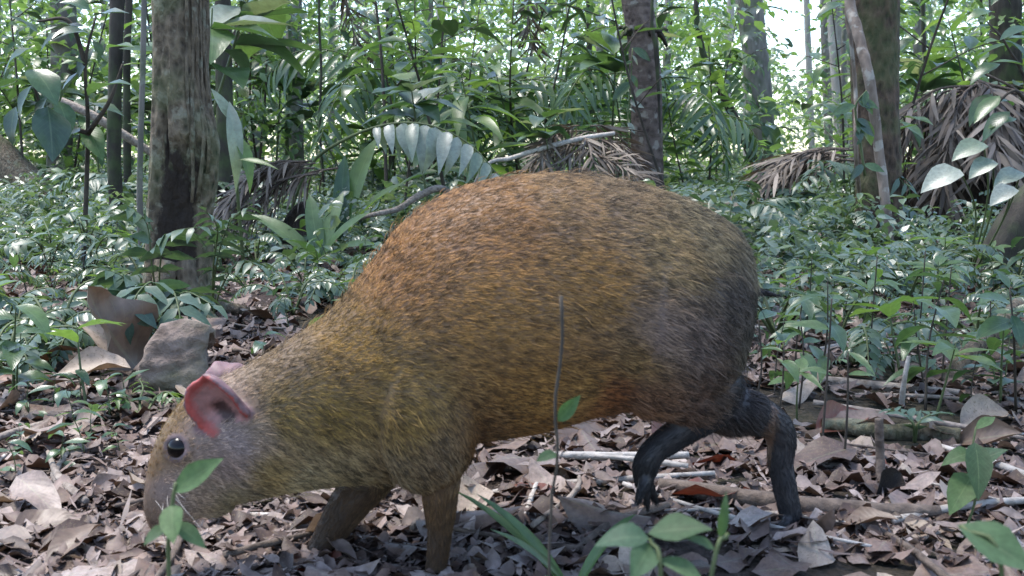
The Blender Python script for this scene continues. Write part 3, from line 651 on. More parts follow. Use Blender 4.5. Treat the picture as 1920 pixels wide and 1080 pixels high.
def describe(P):
    """coat colour (linear), flow direction, fur length, density, for surface points"""
    q, side = midplane(P)
    c = idw(q, COAT[:, :2], COATL); fl = idw(q, FLOW[:, :2], FLOW[:, 2:4])
    fd = fl[:, :1]*(-XA if XA[0] < 0 else XA)[None]+(-fl[:, 1:2])*np.array([[0, 0, 1.0]])
    ln = np.interp(q[:, 0], [260, 340, 420, 520, 640, 900, 1200, 1400], [.003, .005, .006, .0075, .008, .0076, .0095, .015])
    best, reg, tan, tt = limb_info(P)
    # torso distance: a point counts as limb when it is low and close to a leg axis
    lowl = np.zeros(len(P))
    lowl = np.where(reg == 0, np.clip((tt-0.16)/0.12, 0, 1), lowl); lowl = np.where(reg == 1, np.clip((tt-0.16)/0.1, 0, 1), lowl)
    lowl = np.where(reg == 2, np.clip((tt-0.30)/0.06, 0, 1), lowl); lowl = np.where(reg == 3, np.clip((tt-0.22)/0.06, 0, 1), lowl)
    lowl = np.where(reg == 4, np.clip((tt-.3)/.2, 0, 1), lowl)
    lowl = lowl*np.clip((0.006-best)/0.003, 0, 1)
    lc = np.zeros((len(P), 3))
    def rampc(t, stops):
        st = np.array([s_[0] for s_ in stops]); cc = s2l(np.array([s_[1] for s_ in stops]))
        return np.stack([np.interp(t, st, cc[:, i]) for i in range(3)], 1)
    for rid, stops in ((0, [(.2, (112, 88, 64)), (.42, (98, 72, 48)), (.65, (72, 52, 36)), (1, (40, 32, 28))]), (1, [(.2, (80, 58, 40)), (.6, (58, 41, 29)), (1, (42, 34, 31))]),
                       (2, [(.3, (58, 50, 52)), (.6, (50, 44, 46)), (1, (40, 36, 38))]), (3, [(.2, (62, 56, 56)), (.45, (66, 60, 62)), (.7, (58, 54, 60)), (1, (46, 43, 46))]), (4, [(0, (60, 54, 50)), (1, (44, 40, 42))])):
        m = reg == rid; lc[m] = rampc(tt[m], stops)
    # paler rusty inside of the hind legs
    inn = (reg == 3) & (side < 0.034) & (tt > .3) & (tt < .72) & (q[:, 0] < 1462)
    lc[inn] = s2l((128, 98, 80))
    c = c*(1-lowl[:, None])+lc*lowl[:, None]
    tn = tan/np.maximum(np.linalg.norm(tan, axis=1), 1e-9)[:, None]
    fd = fd*(1-lowl[:, None])+tn*lowl[:, None]
    ln = ln*(1-lowl)+np.where(reg == 0, .008, .007)*lowl
    # ears and eyes
    earin = np.zeros(len(P)); earout = np.zeros(len(P))
    for Vi, Vo in zip(EARV, EARO):
        di = np.min(np.linalg.norm(P[:, None]-Vi[None], axis=2), 1); do = np.min(np.linalg.norm(P[:, None]-Vo[None], axis=2), 1)
        earin = np.maximum(earin, np.where(di <= do, np.clip((.0058-di)/.003, 0, 1), 0)); earout = np.maximum(earout, np.where(do < di, np.clip((.0052-do)/.003, 0, 1), 0))
    ede = np.min([np.linalg.norm(P-e, axis=1) for e in eyes], 0)
    bare = np.maximum(np.maximum(earin, earout), np.clip((EYE_R*1.35-ede)/.002, 0, 1))
    return c, fd, ln, bare, earin, earout, q, lowl, ede
DESC = chunked(describe, BV); bc, _, _, _, ein, eout, bq, _, bede = DESC
er = np.stack([vnoise(BV*220, 3)]*3, 1)*0.25+1
red = s2l((160, 70, 64))[None]*er; pk = s2l((118, 90, 92))[None]*er
# the inner rim is red, the deeper cup greyer pink with a dark pit
rimv = np.zeros(nv)
for Vi, e in zip(EARV, EARS):
    for i0 in range(0, nv, 8000):
        D_ = np.linalg.norm(BV[i0:i0+8000, None]-Vi[None], axis=2); j = D_.argmin(1); m_ = D_[np.arange(len(j)), j] < .008
        rimv[i0:i0+8000][m_] = e[3][j[m_]]
rimv = rimv+.10*vnoise(BV*180, 8)
tt_ = np.clip((rimv-.60)/.22, 0, 1)[:, None]; dp_ = np.clip((.30-rimv)/.15, 0, 1)[:, None]
red = red*tt_+(s2l((150, 108, 104))[None]*er*(1-dp_)+s2l((62, 38, 38))[None]*dp_)*(1-tt_)
bc = bc*0.62
bc = bc*(1-ein[:, None])+red*ein[:, None]; bc = bc*(1-eout[:, None])+pk*eout[:, None]
lid = np.clip((EYE_R*1.45-bede)/.003, 0, 1)[:, None]; bc = bc*(1-lid)+s2l((104, 84, 84))[None]*lid
mo = np.exp(-(((bq[:, 0]-395)/34)**2+((bq[:, 1]-955)/9)**2))[:, None]; bc = bc*(1-mo)+s2l((110, 60, 54))[None]*mo
for (ux, uy, ax_, ay_, cc) in ((291, 968, 7, 6, (48, 34, 32)), (352, 974, 22, 3.2, (60, 40, 38)), (300, 990, 14, 6, (96, 66, 62))):
    mo = np.exp(-(((bq[:, 0]-ux)/ax_)**2+((bq[:, 1]-uy)/ay_)**2))[:, None]; bc = bc*(1-mo)+s2l(cc)[None]*mo
at_ = body_me.color_attributes.new('coat', 'FLOAT_COLOR', 'POINT')
at_.data.foreach_set('color', np.hstack([bc, np.ones((nv, 1))]).astype(np.float32).ravel())
M_skin, nt, out = newmat('agouti_skin')
an_ = N(nt, 'ShaderNodeAttribute', attribute_name='coat'); p = N(nt, 'ShaderNodeBsdfPrincipled'); p.inputs['Roughness'].default_value = 0.6
tc = N(nt, 'ShaderNodeTexCoord'); nz = noise(nt, 260, 3, tc.outputs['Object'])
nt.links.new(mix(nt, 0.5, an_.outputs['Color'], ramp(nt, nz, [(.3, (.5, .5, .5)), (.7, (1, 1, 1))]), 'MULTIPLY'), p.inputs['Base Color'])
p.inputs['Subsurface Weight'].default_value = 0.15; p.inputs['Subsurface Radius'].default_value = (.004, .0015, .001)
nt.links.new(bump(nt, nz, .4, .001), p.inputs['Normal']); nt.links.new(p.outputs[0], out.inputs[0])
M_fur, nt, out = newmat('agouti_fur')
an_ = N(nt, 'ShaderNodeAttribute', attribute_name='tint'); hi = N(nt, 'ShaderNodeHairInfo')
bandc = ramp(nt, hi.outputs['Intercept'], [(0, (.45, .42, .4)), (.35, (.7, .68, .66)), (.6, (1.0, 1.0, 1.0)), (.85, (1.12, 1.1, 1.05)), (1, (.75, .72, .7))])
p = N(nt, 'ShaderNodeBsdfPrincipled'); p.inputs['Roughness'].default_value = 0.55; p.inputs['Specular IOR Level'].default_value = 0.3
nt.links.new(mix(nt, 1.0, an_.outputs['Color'], bandc, 'MULTIPLY'), p.inputs['Base Color'])
nt.links.new(p.outputs[0], out.inputs[0])
M_eye, nt, out = newmat('agouti_eye'); p = N(nt, 'ShaderNodeBsdfPrincipled'); p.inputs['Base Color'].default_value = (.004, .003, .003, 1); p.inputs['Roughness'].default_value = .05; p.inputs['Specular IOR Level'].default_value = 0.22; nt.links.new(p.outputs[0], out.inputs[0])

abase = np.array([ap(1000, 800)[0], ap(1000, 800)[1], 0.0])
ago = thing('agouti', 'brown-furred agouti walking with lowered head, grey thigh and dark legs', 'agouti', abase)
body_me.transform(Matrix.Translation((-abase).tolist())); body_me.materials.clear(); body_me.materials.append(M_skin)
bo = obj('body', body_me, ago)
for e in eyes:
    u = np.linspace(0, math.pi, 13); v = np.arange(20)*2*math.pi/20
    V = np.array([[math.sin(q)*math.cos(x), math.sin(q)*math.sin(x), math.cos(q)] for q in u for x in v])*EYE_R
    eb = MB(); eb.add(V, [(i*20+j, (i+1)*20+j, (i+1)*20+(j+1) % 20, i*20+(j+1) % 20) for i in range(12) for j in range(20)], np.zeros((len(V), 2)))
    obj('eye', eb.mesh('eye', M_eye), ago, Matrix.Translation((e-abase).tolist()))
# fur strands
def make_fur(n):
    r = np.random.default_rng(11)
    body_me.calc_loop_triangles(); nt_ = len(body_me.loop_triangles); tri = np.empty(nt_*3, np.int32); body_me.loop_triangles.foreach_get('vertices', tri); tri = tri.reshape(-1, 3)
    A = BV[tri]; ar = np.linalg.norm(np.cross(A[:, 1]-A[:, 0], A[:, 2]-A[:, 0]), axis=1)
    cxp = midplane(A.mean(1))[0][:, 0]
    ar = ar*np.interp(cxp, [260, 420, 560, 1400], [5, 3.4, 1.5, 1.0])
    t = r.choice(nt_, n, p=ar/ar.sum()); u = r.random((n, 2)); fl = u.sum(1) > 1; u[fl] = 1-u[fl]
    wv = np.stack([1-u.sum(1), u[:, 0], u[:, 1]], 1)
    P = (A[t]*wv[:, :, None]).sum(1); nn = (BN[tri][t]*wv[:, :, None]).sum(1); nn /= np.linalg.norm(nn, axis=1)[:, None]
    def ip(X):
        X = X[tri[t]]; return (X*wv[:, :, None]).sum(1) if X.ndim == 3 else (X*wv).sum(1)
    c, fd, ln, bare, ein, eout, q, lowl, ede = [ip(X) for X in DESC]
    keep = (r.random(n) > bare*1.2) & (P[:, 2] > 0.004)
    P, nn, c, fd, ln, q, lowl = [x[keep] for x in (P, nn, c, fd, ln, q, lowl)]; n = len(P)
    fd = fd+r.normal(size=(n, 3))*0.20
    # clumps share a slightly turned direction
    cl = np.stack([vnoise(P*70, 21), vnoise(P*70, 22), vnoise(P*70, 23)], 1); fd = fd+cl*0.16
    fd = fd-nn*(fd*nn).sum(1)[:, None]; fd /= np.maximum(np.linalg.norm(fd, axis=1), 1e-6)[:, None]
    ln = ln*r.uniform(.65, 1.2, n)
    lift = np.where(lowl > .5, .35, .36)*r.uniform(.6, 1.4, n)
    stray = r.random(n) < .018*(lowl < .5); ln = np.where(stray, ln*1.5, ln); lift = np.where(stray, lift*2.6, lift)
    s = np.linspace(0, 1, 4)
    pts = P[:, None]-nn[:, None]*0.0008+ln[:, None, None]*(fd[:, None]*(s**1.1)[None, :, None]+nn[:, None]*(lift[:, None]*(s-0.55*s*s)[None])[:, :, None]-np.array([0, 0, 1.0])*(0.10*s*s)[None, :, None])
    # agouti ticking: dark and light flecks drawn out along the lie of the coat
    rot = np.interp(q[:, 0], [300, 560, 680, 820, 1150, 1300, 1400], [-.6, .25, .3, -.12, .12, .4, .7])
    a = q[:, 0]*np.cos(rot)+q[:, 1]*np.sin(rot); bb = -q[:, 0]*np.sin(rot)+q[:, 1]*np.cos(rot)
    sc = np.interp(q[:, 0], [260, 450, 700], [.55, .8, 1.0])
    fz = np.zeros(n)
    n1 = vnoise(np.stack([q[:, 0]/sc/12, q[:, 1]/sc/5, fz], 1)+np.stack([bb*0.004, a*0.002, fz], 1), 31); n2 = vnoise(np.stack([q[:, 0]/sc/6, q[:, 1]/sc/3.2, fz+5], 1), 32)
    n3 = vnoise(np.stack([q[:, 0]/90, q[:, 1]/70, fz+9], 1), 33)
    f = n1*0.62+n2*0.55+r.normal(size=n)*0.34
    dark = np.clip((-f-0.10)/0.32, 0, 1)*np.where(lowl > .5, .6, 1.0)*np.interp(q[:, 0], [280, 420, 520], [.6, .75, 1.0])
    light = np.clip((f-0.15)/0.5, 0, 1)
    c = c*(1.0+0.30*n3[:, None]*.5+0.5*light[:, None]*np.array([1.0, .97, .85]))*(1-0.68*dark[:, None])*r.uniform(.8, 1.2, n)[:, None]
    hc = bpy.data.hair_curves.new('fur'); hc.add_curves([4]*n)
    hc.position_data.foreach_set('vector', (pts-abase).astype(np.float32).ravel())
    ra = hc.attributes.get('radius') or hc.attributes.new('radius', 'FLOAT', 'POINT')
    rad = np.interp(q[:, 0], [260, 450, 700], [.00018, .00021, .00024])[:, None]*np.array([1.0, 1.0, .8, .25])[None]
    ra.data.foreach_set('value', rad.astype(np.float32).ravel())
    ca = hc.attributes.new('tint', 'FLOAT_COLOR', 'CURVE')
    ca.data.foreach_set('color', np.hstack([c*np.array([1.0, 1.08, 1.08])*(1-.58*lowl[:, None]*(q[:, :1] > 1000)), np.ones((n, 1))]).astype(np.float32).ravel())
    hc.materials.append(M_fur)
    o = obj('fur', hc, ago); o['kind'] = 'stuff'
    return o
make_fur(260000)
# whiskers
r = np.random.default_rng(5)
wb = MB()
for i in range(14):
    sg = -1 if i % 2 == 0 else 1
    p0 = ap(300+r.uniform(-12, 30), 925+r.uniform(-20, 20), .014*sg)-abase; d = nrm(-LAT*-sg*.8+XA*(1 if XA[0] > 0 else -1)*r.uniform(-.2, .7)+np.array([0, 0, r.uniform(-.5, .2)]))
    L = r.uniform(.035, .06); wb.tube(smooth_path([p0, p0+d*L*.5, p0+d*L+np.array([0.004, 0, -.006])], 6), np.linspace(.0003, .0001, 6), 4)
tag(obj('whiskers', wb.mesh('whiskers', M_stickp), ago), kind='stuff')

# ------------------------------------------------------------------ plants
def add_leaf(root, p, d, up, s, me, name='leaf'):
    s3 = s if not isinstance(s, tuple) else np.array(s)
    return obj(name, me, root, mat4(p, frame(d, up), s3))
def stem_part(root, pts, r0, r1, mat=M_stem, name='stem', k=6, n=12, rough=0.0):
    path = smooth_path(pts, n); b = MB(); b.tube(path, np.linspace(r0, r1, n), k, rough)
    return obj(name, b.mesh(name, mat), root), path
def pick(r, L): return L[int(r.integers(0, len(L)))]
def frond(root, pts, r, leaflets, n, L, W=1.0, rad=0.004, mat=M_stem, hang=0.25, fwd=0.55, joined=None, name='frond', start=0.15, upv=(0, 0, 1), tipleaf=True, Lmat=None):
    """pinnate frond: a rachis with pairs of leaflets; joined = template to merge them into one mesh"""
    m = 24; path = smooth_path(pts, m); b = MB(); b.tube(path, np.linspace(rad, rad*.3, m), 5)
    tan = np.gradient(path, axis=0); Fs = []; Ps = []; it = []
    for i in range(n):
        t = start+(1-start)*(i+0.5)/n; f = t*(m-1); a = int(min(f, m-2)); p = path[a]+(path[a+1]-path[a])*(f-a)
        T = nrm(tan[a]); side = nrm(np.cross(T, upv)); upn = np.cross(side, T)
        prof = math.sin(math.pi*(0.12+0.80*(t-start)/(1-start)))**0.6
        for sg in (-1, 1):
            d = nrm(side*sg+T*fwd+r.normal(size=3)*0.08+np.array([0, 0, -hang])); it.append((p, d, upn+r.normal(size=3)*.12, L*prof*r.uniform(.85, 1.1)))
    if tipleaf: it.append((path[-1], tan[-1], upv, L*.6))
    if joined is not None:
        for p, d, u, s_ in it: Fs.append(frame(d, u)*np.array([s_*W, s_, s_])); Ps.append(p)
        b2 = MB(); b2.add_many(joined, np.array(Fs), np.array(Ps)); o = obj(name, b.mesh('rachis', mat), root)
        tag(obj('leaflets', b2.mesh('leaflets', Lmat or M_fern), o), kind='stuff'); return o
    o = obj(name, b.mesh('rachis', mat), root)
    for p, d, u, s_ in it: add_leaf(o, p, d, u, (s_*W, s_, s_), pick(r, leaflets), 'leaflet')
    return o
def fern_plant(label, base, fr, seed, leaflets, L, n=9, W=1.0, group=None, name='fern', rad=.0025, hang=.2, cat='fern', joined=None, Lmat=None, mat=M_stem, **kw):
    """fr: list of world point lists"""
    r = np.random.default_rng(seed); root = thing(name, label, cat, base, 0, group)
    for pts in fr: frond(root, [np.asarray(p)-base for p in pts], r, leaflets, n, L, W, rad, mat, hang, joined=joined, Lmat=Lmat, **kw)
    return root

# ferns round the foot of the hollow tree
b0 = gnd(290, 650)
fern_plant('dark green fern with wide toothed leaflets spread over the foot of the hollow tree', b0,
    [[b0, at(270, 590, 1.8), at(245, 530, 1.78), at(200, 505, 1.75)], [b0, at(305, 590, 1.8), at(322, 545, 1.76), at(335, 580, 1.68), at(340, 632, 1.65)], [b0, at(312, 590, 1.8), at(345, 548, 1.76), at(400, 572, 1.72)],
     [b0, at(285, 585, 1.8), at(285, 530, 1.76), at(255, 555, 1.68), at(245, 600, 1.66)]], 1, L_pin, .068, 8, 1.35, rad=.003)
b0 = gnd(300, 600)
fern_plant('fern with long drooping leaflets beside the dark hollow of the tree', b0,
    [[b0, at(285, 500, 2.1), at(275, 420, 2.08), at(240, 385, 2.05)], [b0, at(300, 500, 2.1), at(318, 440, 2.06), at(372, 425, 2.0)]], 2, L_pin, .075, 8, 1.2)
b0 = gnd(398, 600)
fern_plant('fern with slim dark fronds sprouting behind the foot of the hollow tree', b0,
    [[b0, at(405, 500, 2.15), at(430, 420, 2.1), at(470, 385, 2.05)], [b0, at(400, 500, 2.15), at(408, 430, 2.08), at(385, 395, 2.02)], [b0, at(415, 540, 2.1), at(450, 490, 2.05), at(490, 500, 2.0)]], 22, L_pin, .06, 8, 1.1)
b0 = gnd(90, 520)
fern_plant('low fern holding pale blue-green fronds over the litter below the leaning log', b0,
    [[b0, at(80, 470, 2.3), at(50, 445, 2.25), at(5, 462, 2.2)], [b0, at(105, 470, 2.3), at(130, 440, 2.3), at(165, 440, 2.25)], [b0, at(95, 460, 2.35), at(85, 420, 2.4), at(70, 400, 2.5)]], 3, L_pin, .06, 9, 1.1)
b0 = gnd(175, 505)
fern_plant('fern standing between the leaning log and the hollow tree', b0,
    [[b0, at(170, 450, 2.5), at(190, 410, 2.5), at(225, 402, 2.45)], [b0, at(160, 440, 2.5), at(140, 400, 2.5), at(112, 405, 2.45)], [b0, at(185, 460, 2.45), at(215, 440, 2.4), at(245, 455, 2.35)]], 4, L_pin, .065, 8, 1.1)
b0 = gnd(268, 800)
fern_plant('bright green low fern with finger-like leaflets in front of the grey dead wood', b0,
    [[b0, at(250, 765, 1.4), at(225, 745, 1.38), at(190, 760, 1.35)], [b0, at(285, 755, 1.42), at(310, 735, 1.42), at(330, 748, 1.4)], [b0, at(262, 755, 1.42), at(268, 728, 1.45), at(262, 712, 1.48)]], 5, L_pinl, .03, 5, .9)
b0 = gnd(1715, 830)
fern_plant('pale little fern with upright comb-like leaflets beside the lying log', b0,
    [[b0, at(1712, 795, 1.3), at(1690, 775, 1.32), at(1660, 770, 1.34)], [b0, at(1722, 795, 1.3), at(1745, 778, 1.32), at(1775, 775, 1.34)]], 6, L_pin, .028, 6, 1.1, hang=-.5)
b0 = gnd(1540, 350)
b0 = onground(1600, 4.6)
fern_plant('drooping pale palm frond leaning against the foot of the flaky-barked tree', b0,
    [[b0, at(1590, 330, 4.2), at(1545, 315, 4.0), at(1500, 345, 3.9)], [b0, at(1600, 325, 4.2), at(1570, 305, 4.0), at(1530, 300, 3.9)], [b0, at(1620, 330, 4.2), at(1660, 318, 3.9), at(1705, 350, 3.8)]], 7, L_pin, .11, 9, .9, cat='palm', name='young_palm')
# arching glossy palm frond behind the agouti
b0 = onground(520, 4.2)
fern_plant('young palm arching one long frond of glossy whitish leaflets behind the agouti', b0,
    [[b0, at(575, 320, 4.1), at(650, 260, 4.0), at(735, 232, 3.95), at(810, 236, 3.9), at(880, 270, 3.85), at(940, 335, 3.8)]], 8, L_pinp, .19, 12, 1.25, rad=.008, cat='palm', name='young_palm', hang=.8, start=.42, fwd=.3)
b0 = onground(1388, 9.2)
tb = at(1345, 160, 8.95)
fern_plant('bright fern growing on the top of the leaning blackish stem', tb,
    [[tb, at(1365, 110, 8.7), at(1395, 100, 8.6), at(1425, 125, 8.5)], [tb, at(1350, 110, 8.7), at(1370, 95, 8.6), at(1400, 150, 8.5)], [tb, at(1340, 120, 8.8), at(1325, 110, 8.7), at(1300, 140, 8.6)], [tb, at(1360, 140, 8.7), at(1390, 150, 8.5), at(1400, 190, 8.4)]], 9, L_pinl, .2, 10, .8)

def leafy(name, label, base, stems, leaves, cat='plant', group=None, mat=M_stem, r0=.002, r1=.001):
    """stems: lists of world points; leaves: (base point, tip point, mesh, width factor, up)"""
    root = thing(name, label, cat, base, 0, group)
    for pts in stems: stem_part(root, [np.asarray(p)-base for p in pts], r0, r1, mat)
    for q in leaves:
        p, t, me = np.asarray(q[0]), np.asarray(q[1]), q[2]; W = q[3] if len(q) > 3 else 1.0; up = q[4] if len(q) > 4 else (0, -.5, 1)
        L = np.linalg.norm(t-p); add_leaf(root, p-base, t-p, up, (L*W, L, L), me)
    return root
# plants close to the lens
g = onground(318, 0.50)
leafy('seedling', 'small green seedling just in front of the muzzle of the agouti', g, [[g, at(318, 1100, .5), at(322, 960, .5), at(330, 905, .5)]],
      [(at(326, 922, .5), at(404, 858, .49), L_matte[0], 1.0, (-.3, -1, .5)), (at(324, 945, .5), at(318, 1010, .48), L_matte[1], 1.0, (0, -1, .3)), (at(320, 985, .5), at(270, 1010, .48), L_matte[0], 1.0, (0, -.6, 1)), (at(322, 980, .5), at(385, 1010, .49), L_matte[2], 1.0, (0, -.7, 1))], r0=.0012)
g = onground(1040, .55)
leafy('seedling', 'thin bare stem with tiny leaves standing before the flank of the agouti', g, [[g, at(1030, 1000, .55), at(1046, 860, .55), at(1040, 760, .55), at(1054, 650, .55), at(1052, 555, .55)]],
      [(at(1046, 790, .55), at(1084, 745, .54), L_matte[0], 1.0, (0, -1, .4)), (at(1043, 850, .55), at(1008, 858, .54), L_matte[1], 1, (0, -.7, 1))], r0=.0007, mat=M_stemd)
g = onground(1250, .42)
leafy('seedling', 'soft broad-leaved seedling under the lifted hind foot of the agouti', g, [[g, at(1240, 1120, .42), at(1220, 1010, .43)], [g, at(1330, 1100, .42), at(1365, 1000, .425)]],
      [(at(1215, 1000, .43), at(1330, 975, .42), L_matte[1], 1, (0, -.5, 1)), (at(1218, 1010, .43), at(1120, 985, .425), L_matte[3], 1, (0, -.5, 1)), (at(1222, 1020, .43), at(1190, 1075, .41), L_matte[1], 1, (0, -.8, .41)), (at(1350, 1010, .425), at(1365, 930, .42), L_long[0], 1, (0, -1, .2)),
       (at(1235, 1050, .425), at(1320, 1060, .41), L_matte[2], 1), (at(1340, 1030, .425), at(1290, 1000, .42), L_matte[0], 1)], r0=.001)
g = onground(1080, .80)
leafy('grass_tuft', 'thin pale grass blades beside the near foreleg of the agouti', g, [],
      [(g, at(960, 900, .78), L_strap[0], .5), (g, at(1000, 960, .76), L_strap[1], .5), (g, at(1130, 930, .78), L_strap[2], .6), (g, at(900, 870, .80), L_strap[0], .35), (g, at(1060, 950, .74), L_strap[3], .6)], cat='grass')
g = onground(1900, .42)
leafy('seedling', 'low plant with a single broad dark green leaf below the bluish-green seedling', g, [[g, at(1880, 1100, .42), at(1800, 985, .43)]],
      [(at(1795, 985, .43), at(1960, 1060, .41), L_matte[1], 1.1, (0, -.5, 1)), (at(1820, 1010, .43), at(1900, 960, .44), L_matte[2], 1, (0, -.5, 1))], r0=.001)
g = onground(1835, .95)
leafy('seedling', 'bluish-green seedling with rounded leaves beside the curled dark leaf', g, [[g, at(1830, 930, .95), at(1822, 860, .96), at(1830, 800, .97)]],
      [(at(1824, 870, .96), at(1885, 835, .95), L_matte[1], 1), (at(1826, 850, .96), at(1770, 848, .95), L_matte[3], 1), (at(1828, 830, .96), at(1850, 900, .9), L_matte[2], 1), (at(1830, 805, .97), at(1868, 775, .98), L_matte[0], 1), (at(1826, 890, .96), at(1790, 930, .92), L_matte[3], 1)], r0=.0014)
g = gnd(1905, 780)
leafy('seedling', 'seedling with pointed green leaves on a tall stem over the slanting branch', g, [[g, at(1902, 660, 1.42), at(1898, 590, 1.42), at(1893, 540, 1.42)]],
      [(at(1896, 570, 1.42), at(1838, 545, 1.4), L_ell[0], 1.1), (at(1897, 585, 1.42), at(1950, 560, 1.4), L_ell[1], 1.1), (at(1898, 600, 1.42), at(1835, 620, 1.38), L_ell[0], 1.1), (at(1893, 540, 1.42), at(1870, 500, 1.44), L_ell[0], 1), (at(1897, 590, 1.42), at(1930, 640, 1.38), L_ell[1], 1.1)], r0=.0022, mat=M_stemd)
stems = [(1462, 640, 830, 1.3), (1510, 770, 590, 1.5), (1556, 850, 560, 1.25), (1600, 880, 660, 1.2), (1500, 720, 560, 1.7), (1428, 760, 600, 1.45), (1640, 700, 480, 1.8), (1780, 720, 500, 1.7), (1730, 700, 470, 1.9), (1850, 690, 560, 1.8)]
r = np.random.default_rng(77)
for i, (px, yb, yt, Yd) in enumerate(stems):
    Yd = CAMH*FPX/(max(yb, yt)-HOR); yt = min(yb, yt); g = onground(px, Yd)
    tp = at(px+r.uniform(-14, 14), yt, Yd); lv = []
    for j in range(r.integers(2, 6)):
        q = g+(tp-g)*(1-.1*j); a = r.uniform(0, 6.28); lv.append((q, q+np.array([math.cos(a), math.sin(a), r.uniform(-.3, .3)])*r.uniform(.03, .055), pick(r, L_ell+L_lime)))
    leafy('seedling', 'wiry dark upright seedling stem with a few small leaves at its tip', g, [[g, (g+tp)/2+r.normal(size=3)*.004, tp]], lv, group='wiry seedlings behind the agouti', mat=M_stemd, r0=.0017)

# heart-shaped glossy leaves
g = onground(1820, 2.9); lv = []; st = []
for (bx, by, tx, ty, Yd) in ((1845, 268, 1776, 280, 2.75), (1800, 318, 1712, 338, 2.7), (1862, 300, 1810, 320, 2.72), (1915, 322, 1858, 330, 2.7), (1900, 350, 1850, 372, 2.65)):
    p = at(bx, by, Yd); st.append([g, (g+p)/2+np.array([.03, 0, .04]), p]); lv.append((p, p+(at(tx, ty, Yd-.05)-p)*.82, L_heart[0], .85, (0, -.55, .9)))
leafy('aroid', 'plant with white-veined heart-shaped glossy leaves before the great heap of dead fronds', g, st, lv, r0=.003, r1=.002)
# strap leaves behind the hollow tree
g = onground(455, 3.3)
leafy('strap_plant', 'plant with one hanging silvery strap leaf and one lime strap leaf behind the hollow tree', g, [[g, at(440, 300, 3.2), at(432, 205, 3.2)]],
      [(at(430, 190, 3.2), at(462, 335, 3.05), L_pale[1], .75, (.5, -1, .2)), (at(440, 250, 3.2), at(500, 330, 3.1), L_limel[1], 1.0, (.6, -.6, .6)), (at(436, 230, 3.2), at(400, 160, 3.2), L_pale[0], .8), (at(445, 300, 3.15), at(520, 300, 3.1), L_limel[0], .8)], r0=.006, r1=.004)
g = onground(598, 3.5)
leafy('strap_plant', 'low rosette of upright light green blades beside the small heap of dead fronds', g, [],
      [(g, at(640, 372, 3.4), L_strap[0], 1.4), (g, at(555, 392, 3.3), L_strap[1], 1.5), (g, at(620, 345, 3.5), L_strap[0], 1.4), (g, at(580, 350, 3.5), L_strap[1], 1.4), (g, at(660, 400, 3.3), L_strap[1], 1.4), (g, at(530, 420, 3.2), L_strap[0], 1.3), (g, at(490, 360, 3.5), L_strap[0], 1.3)])
g = onground(640, 4.4)
leafy('strap_plant', 'tall upright lime blades standing under the arching palm frond', g, [], [(g, at(660, 245, 4.3), L_strap[0], 1.2), (g, at(632, 290, 4.3), L_strap[1], 1.2), (g, at(690, 300, 4.2), L_strap[0], 1.1)])
# big-leaved sapling at the left, broken leaves
g = onground(150, 3.0); J = [at(165, 250, 2.95), at(160, 120, 2.9), at(180, 30, 2.9), at(130, 40, 2.9), at(60, 150, 2.85), at(90, 220, 2.9)]
r = np.random.default_rng(8); lv = []
for (bx, by, tx, ty) in ((165, 60, 95, 40), (160, 50, 70, 45), (175, 30, 240, 10), (175, 90, 130, 130), (160, 120, 90, 95), (160, 130, 70, 180), (90, 180, 40, 240), (90, 200, 105, 290), (60, 160, 10, 210), (110, 190, 140, 240), (160, 200, 230, 180), (165, 180, 225, 110),
                         (180, 110, 110, 110), (70, 60, 20, 20), (60, 90, -20, 110), (160, 230, 190, 290), (120, 60, 60, 75), (200, 90, 250, 75), (60, 130, 110, 155), (150, 240, 95, 265), (170, 20, 120, -20), (30, 200, 0, 260)):
    Yd = 2.9+r.uniform(-.15, .15); lv.append((at(bx, by, Yd), at(tx, ty, Yd-r.uniform(0, .1)), pick(r, L_dark+L_wide+L_lime[:1]), r.uniform(.85, 1.15), (r.uniform(-.3, .3), -r.uniform(.1, .7), 1)))
leafy('sapling', 'sapling with big drooping dark leaves on crooked black twigs beside the slender black trunk', g, [[g, J[0], J[1], J[2]], [J[1], J[3], at(70, 40, 2.9)], [J[0], J[5], J[4]], [J[0], at(205, 190, 2.9), at(230, 120, 2.9)]], lv, cat='sapling', mat=M_stemd, r0=.008, r1=.003)
g = onground(1940, 2.8); lv = []
for i in range(16):
    bx, by = r.uniform(1860, 1950), r.uniform(20, 250); Yd = 2.7+r.uniform(-.1, .15); lv.append((at(bx, by, Yd), at(bx-r.uniform(10, 60), by+r.uniform(-30, 45), Yd-.04), pick(r, L_leafmix if False else L_ell+L_lime), 1.1, (0, -.4, 1)))
leafy('sapling', 'leafy green sapling overhanging the great heap of dead fronds', g, [[g, at(1930, 200, 2.75), at(1890, 90, 2.7), at(1850, 40, 2.7)], [at(1930, 200, 2.75), at(1900, 170, 2.7), at(1850, 215, 2.7)]], lv, cat='sapling', mat=M_stemd, r0=.006, r1=.002)
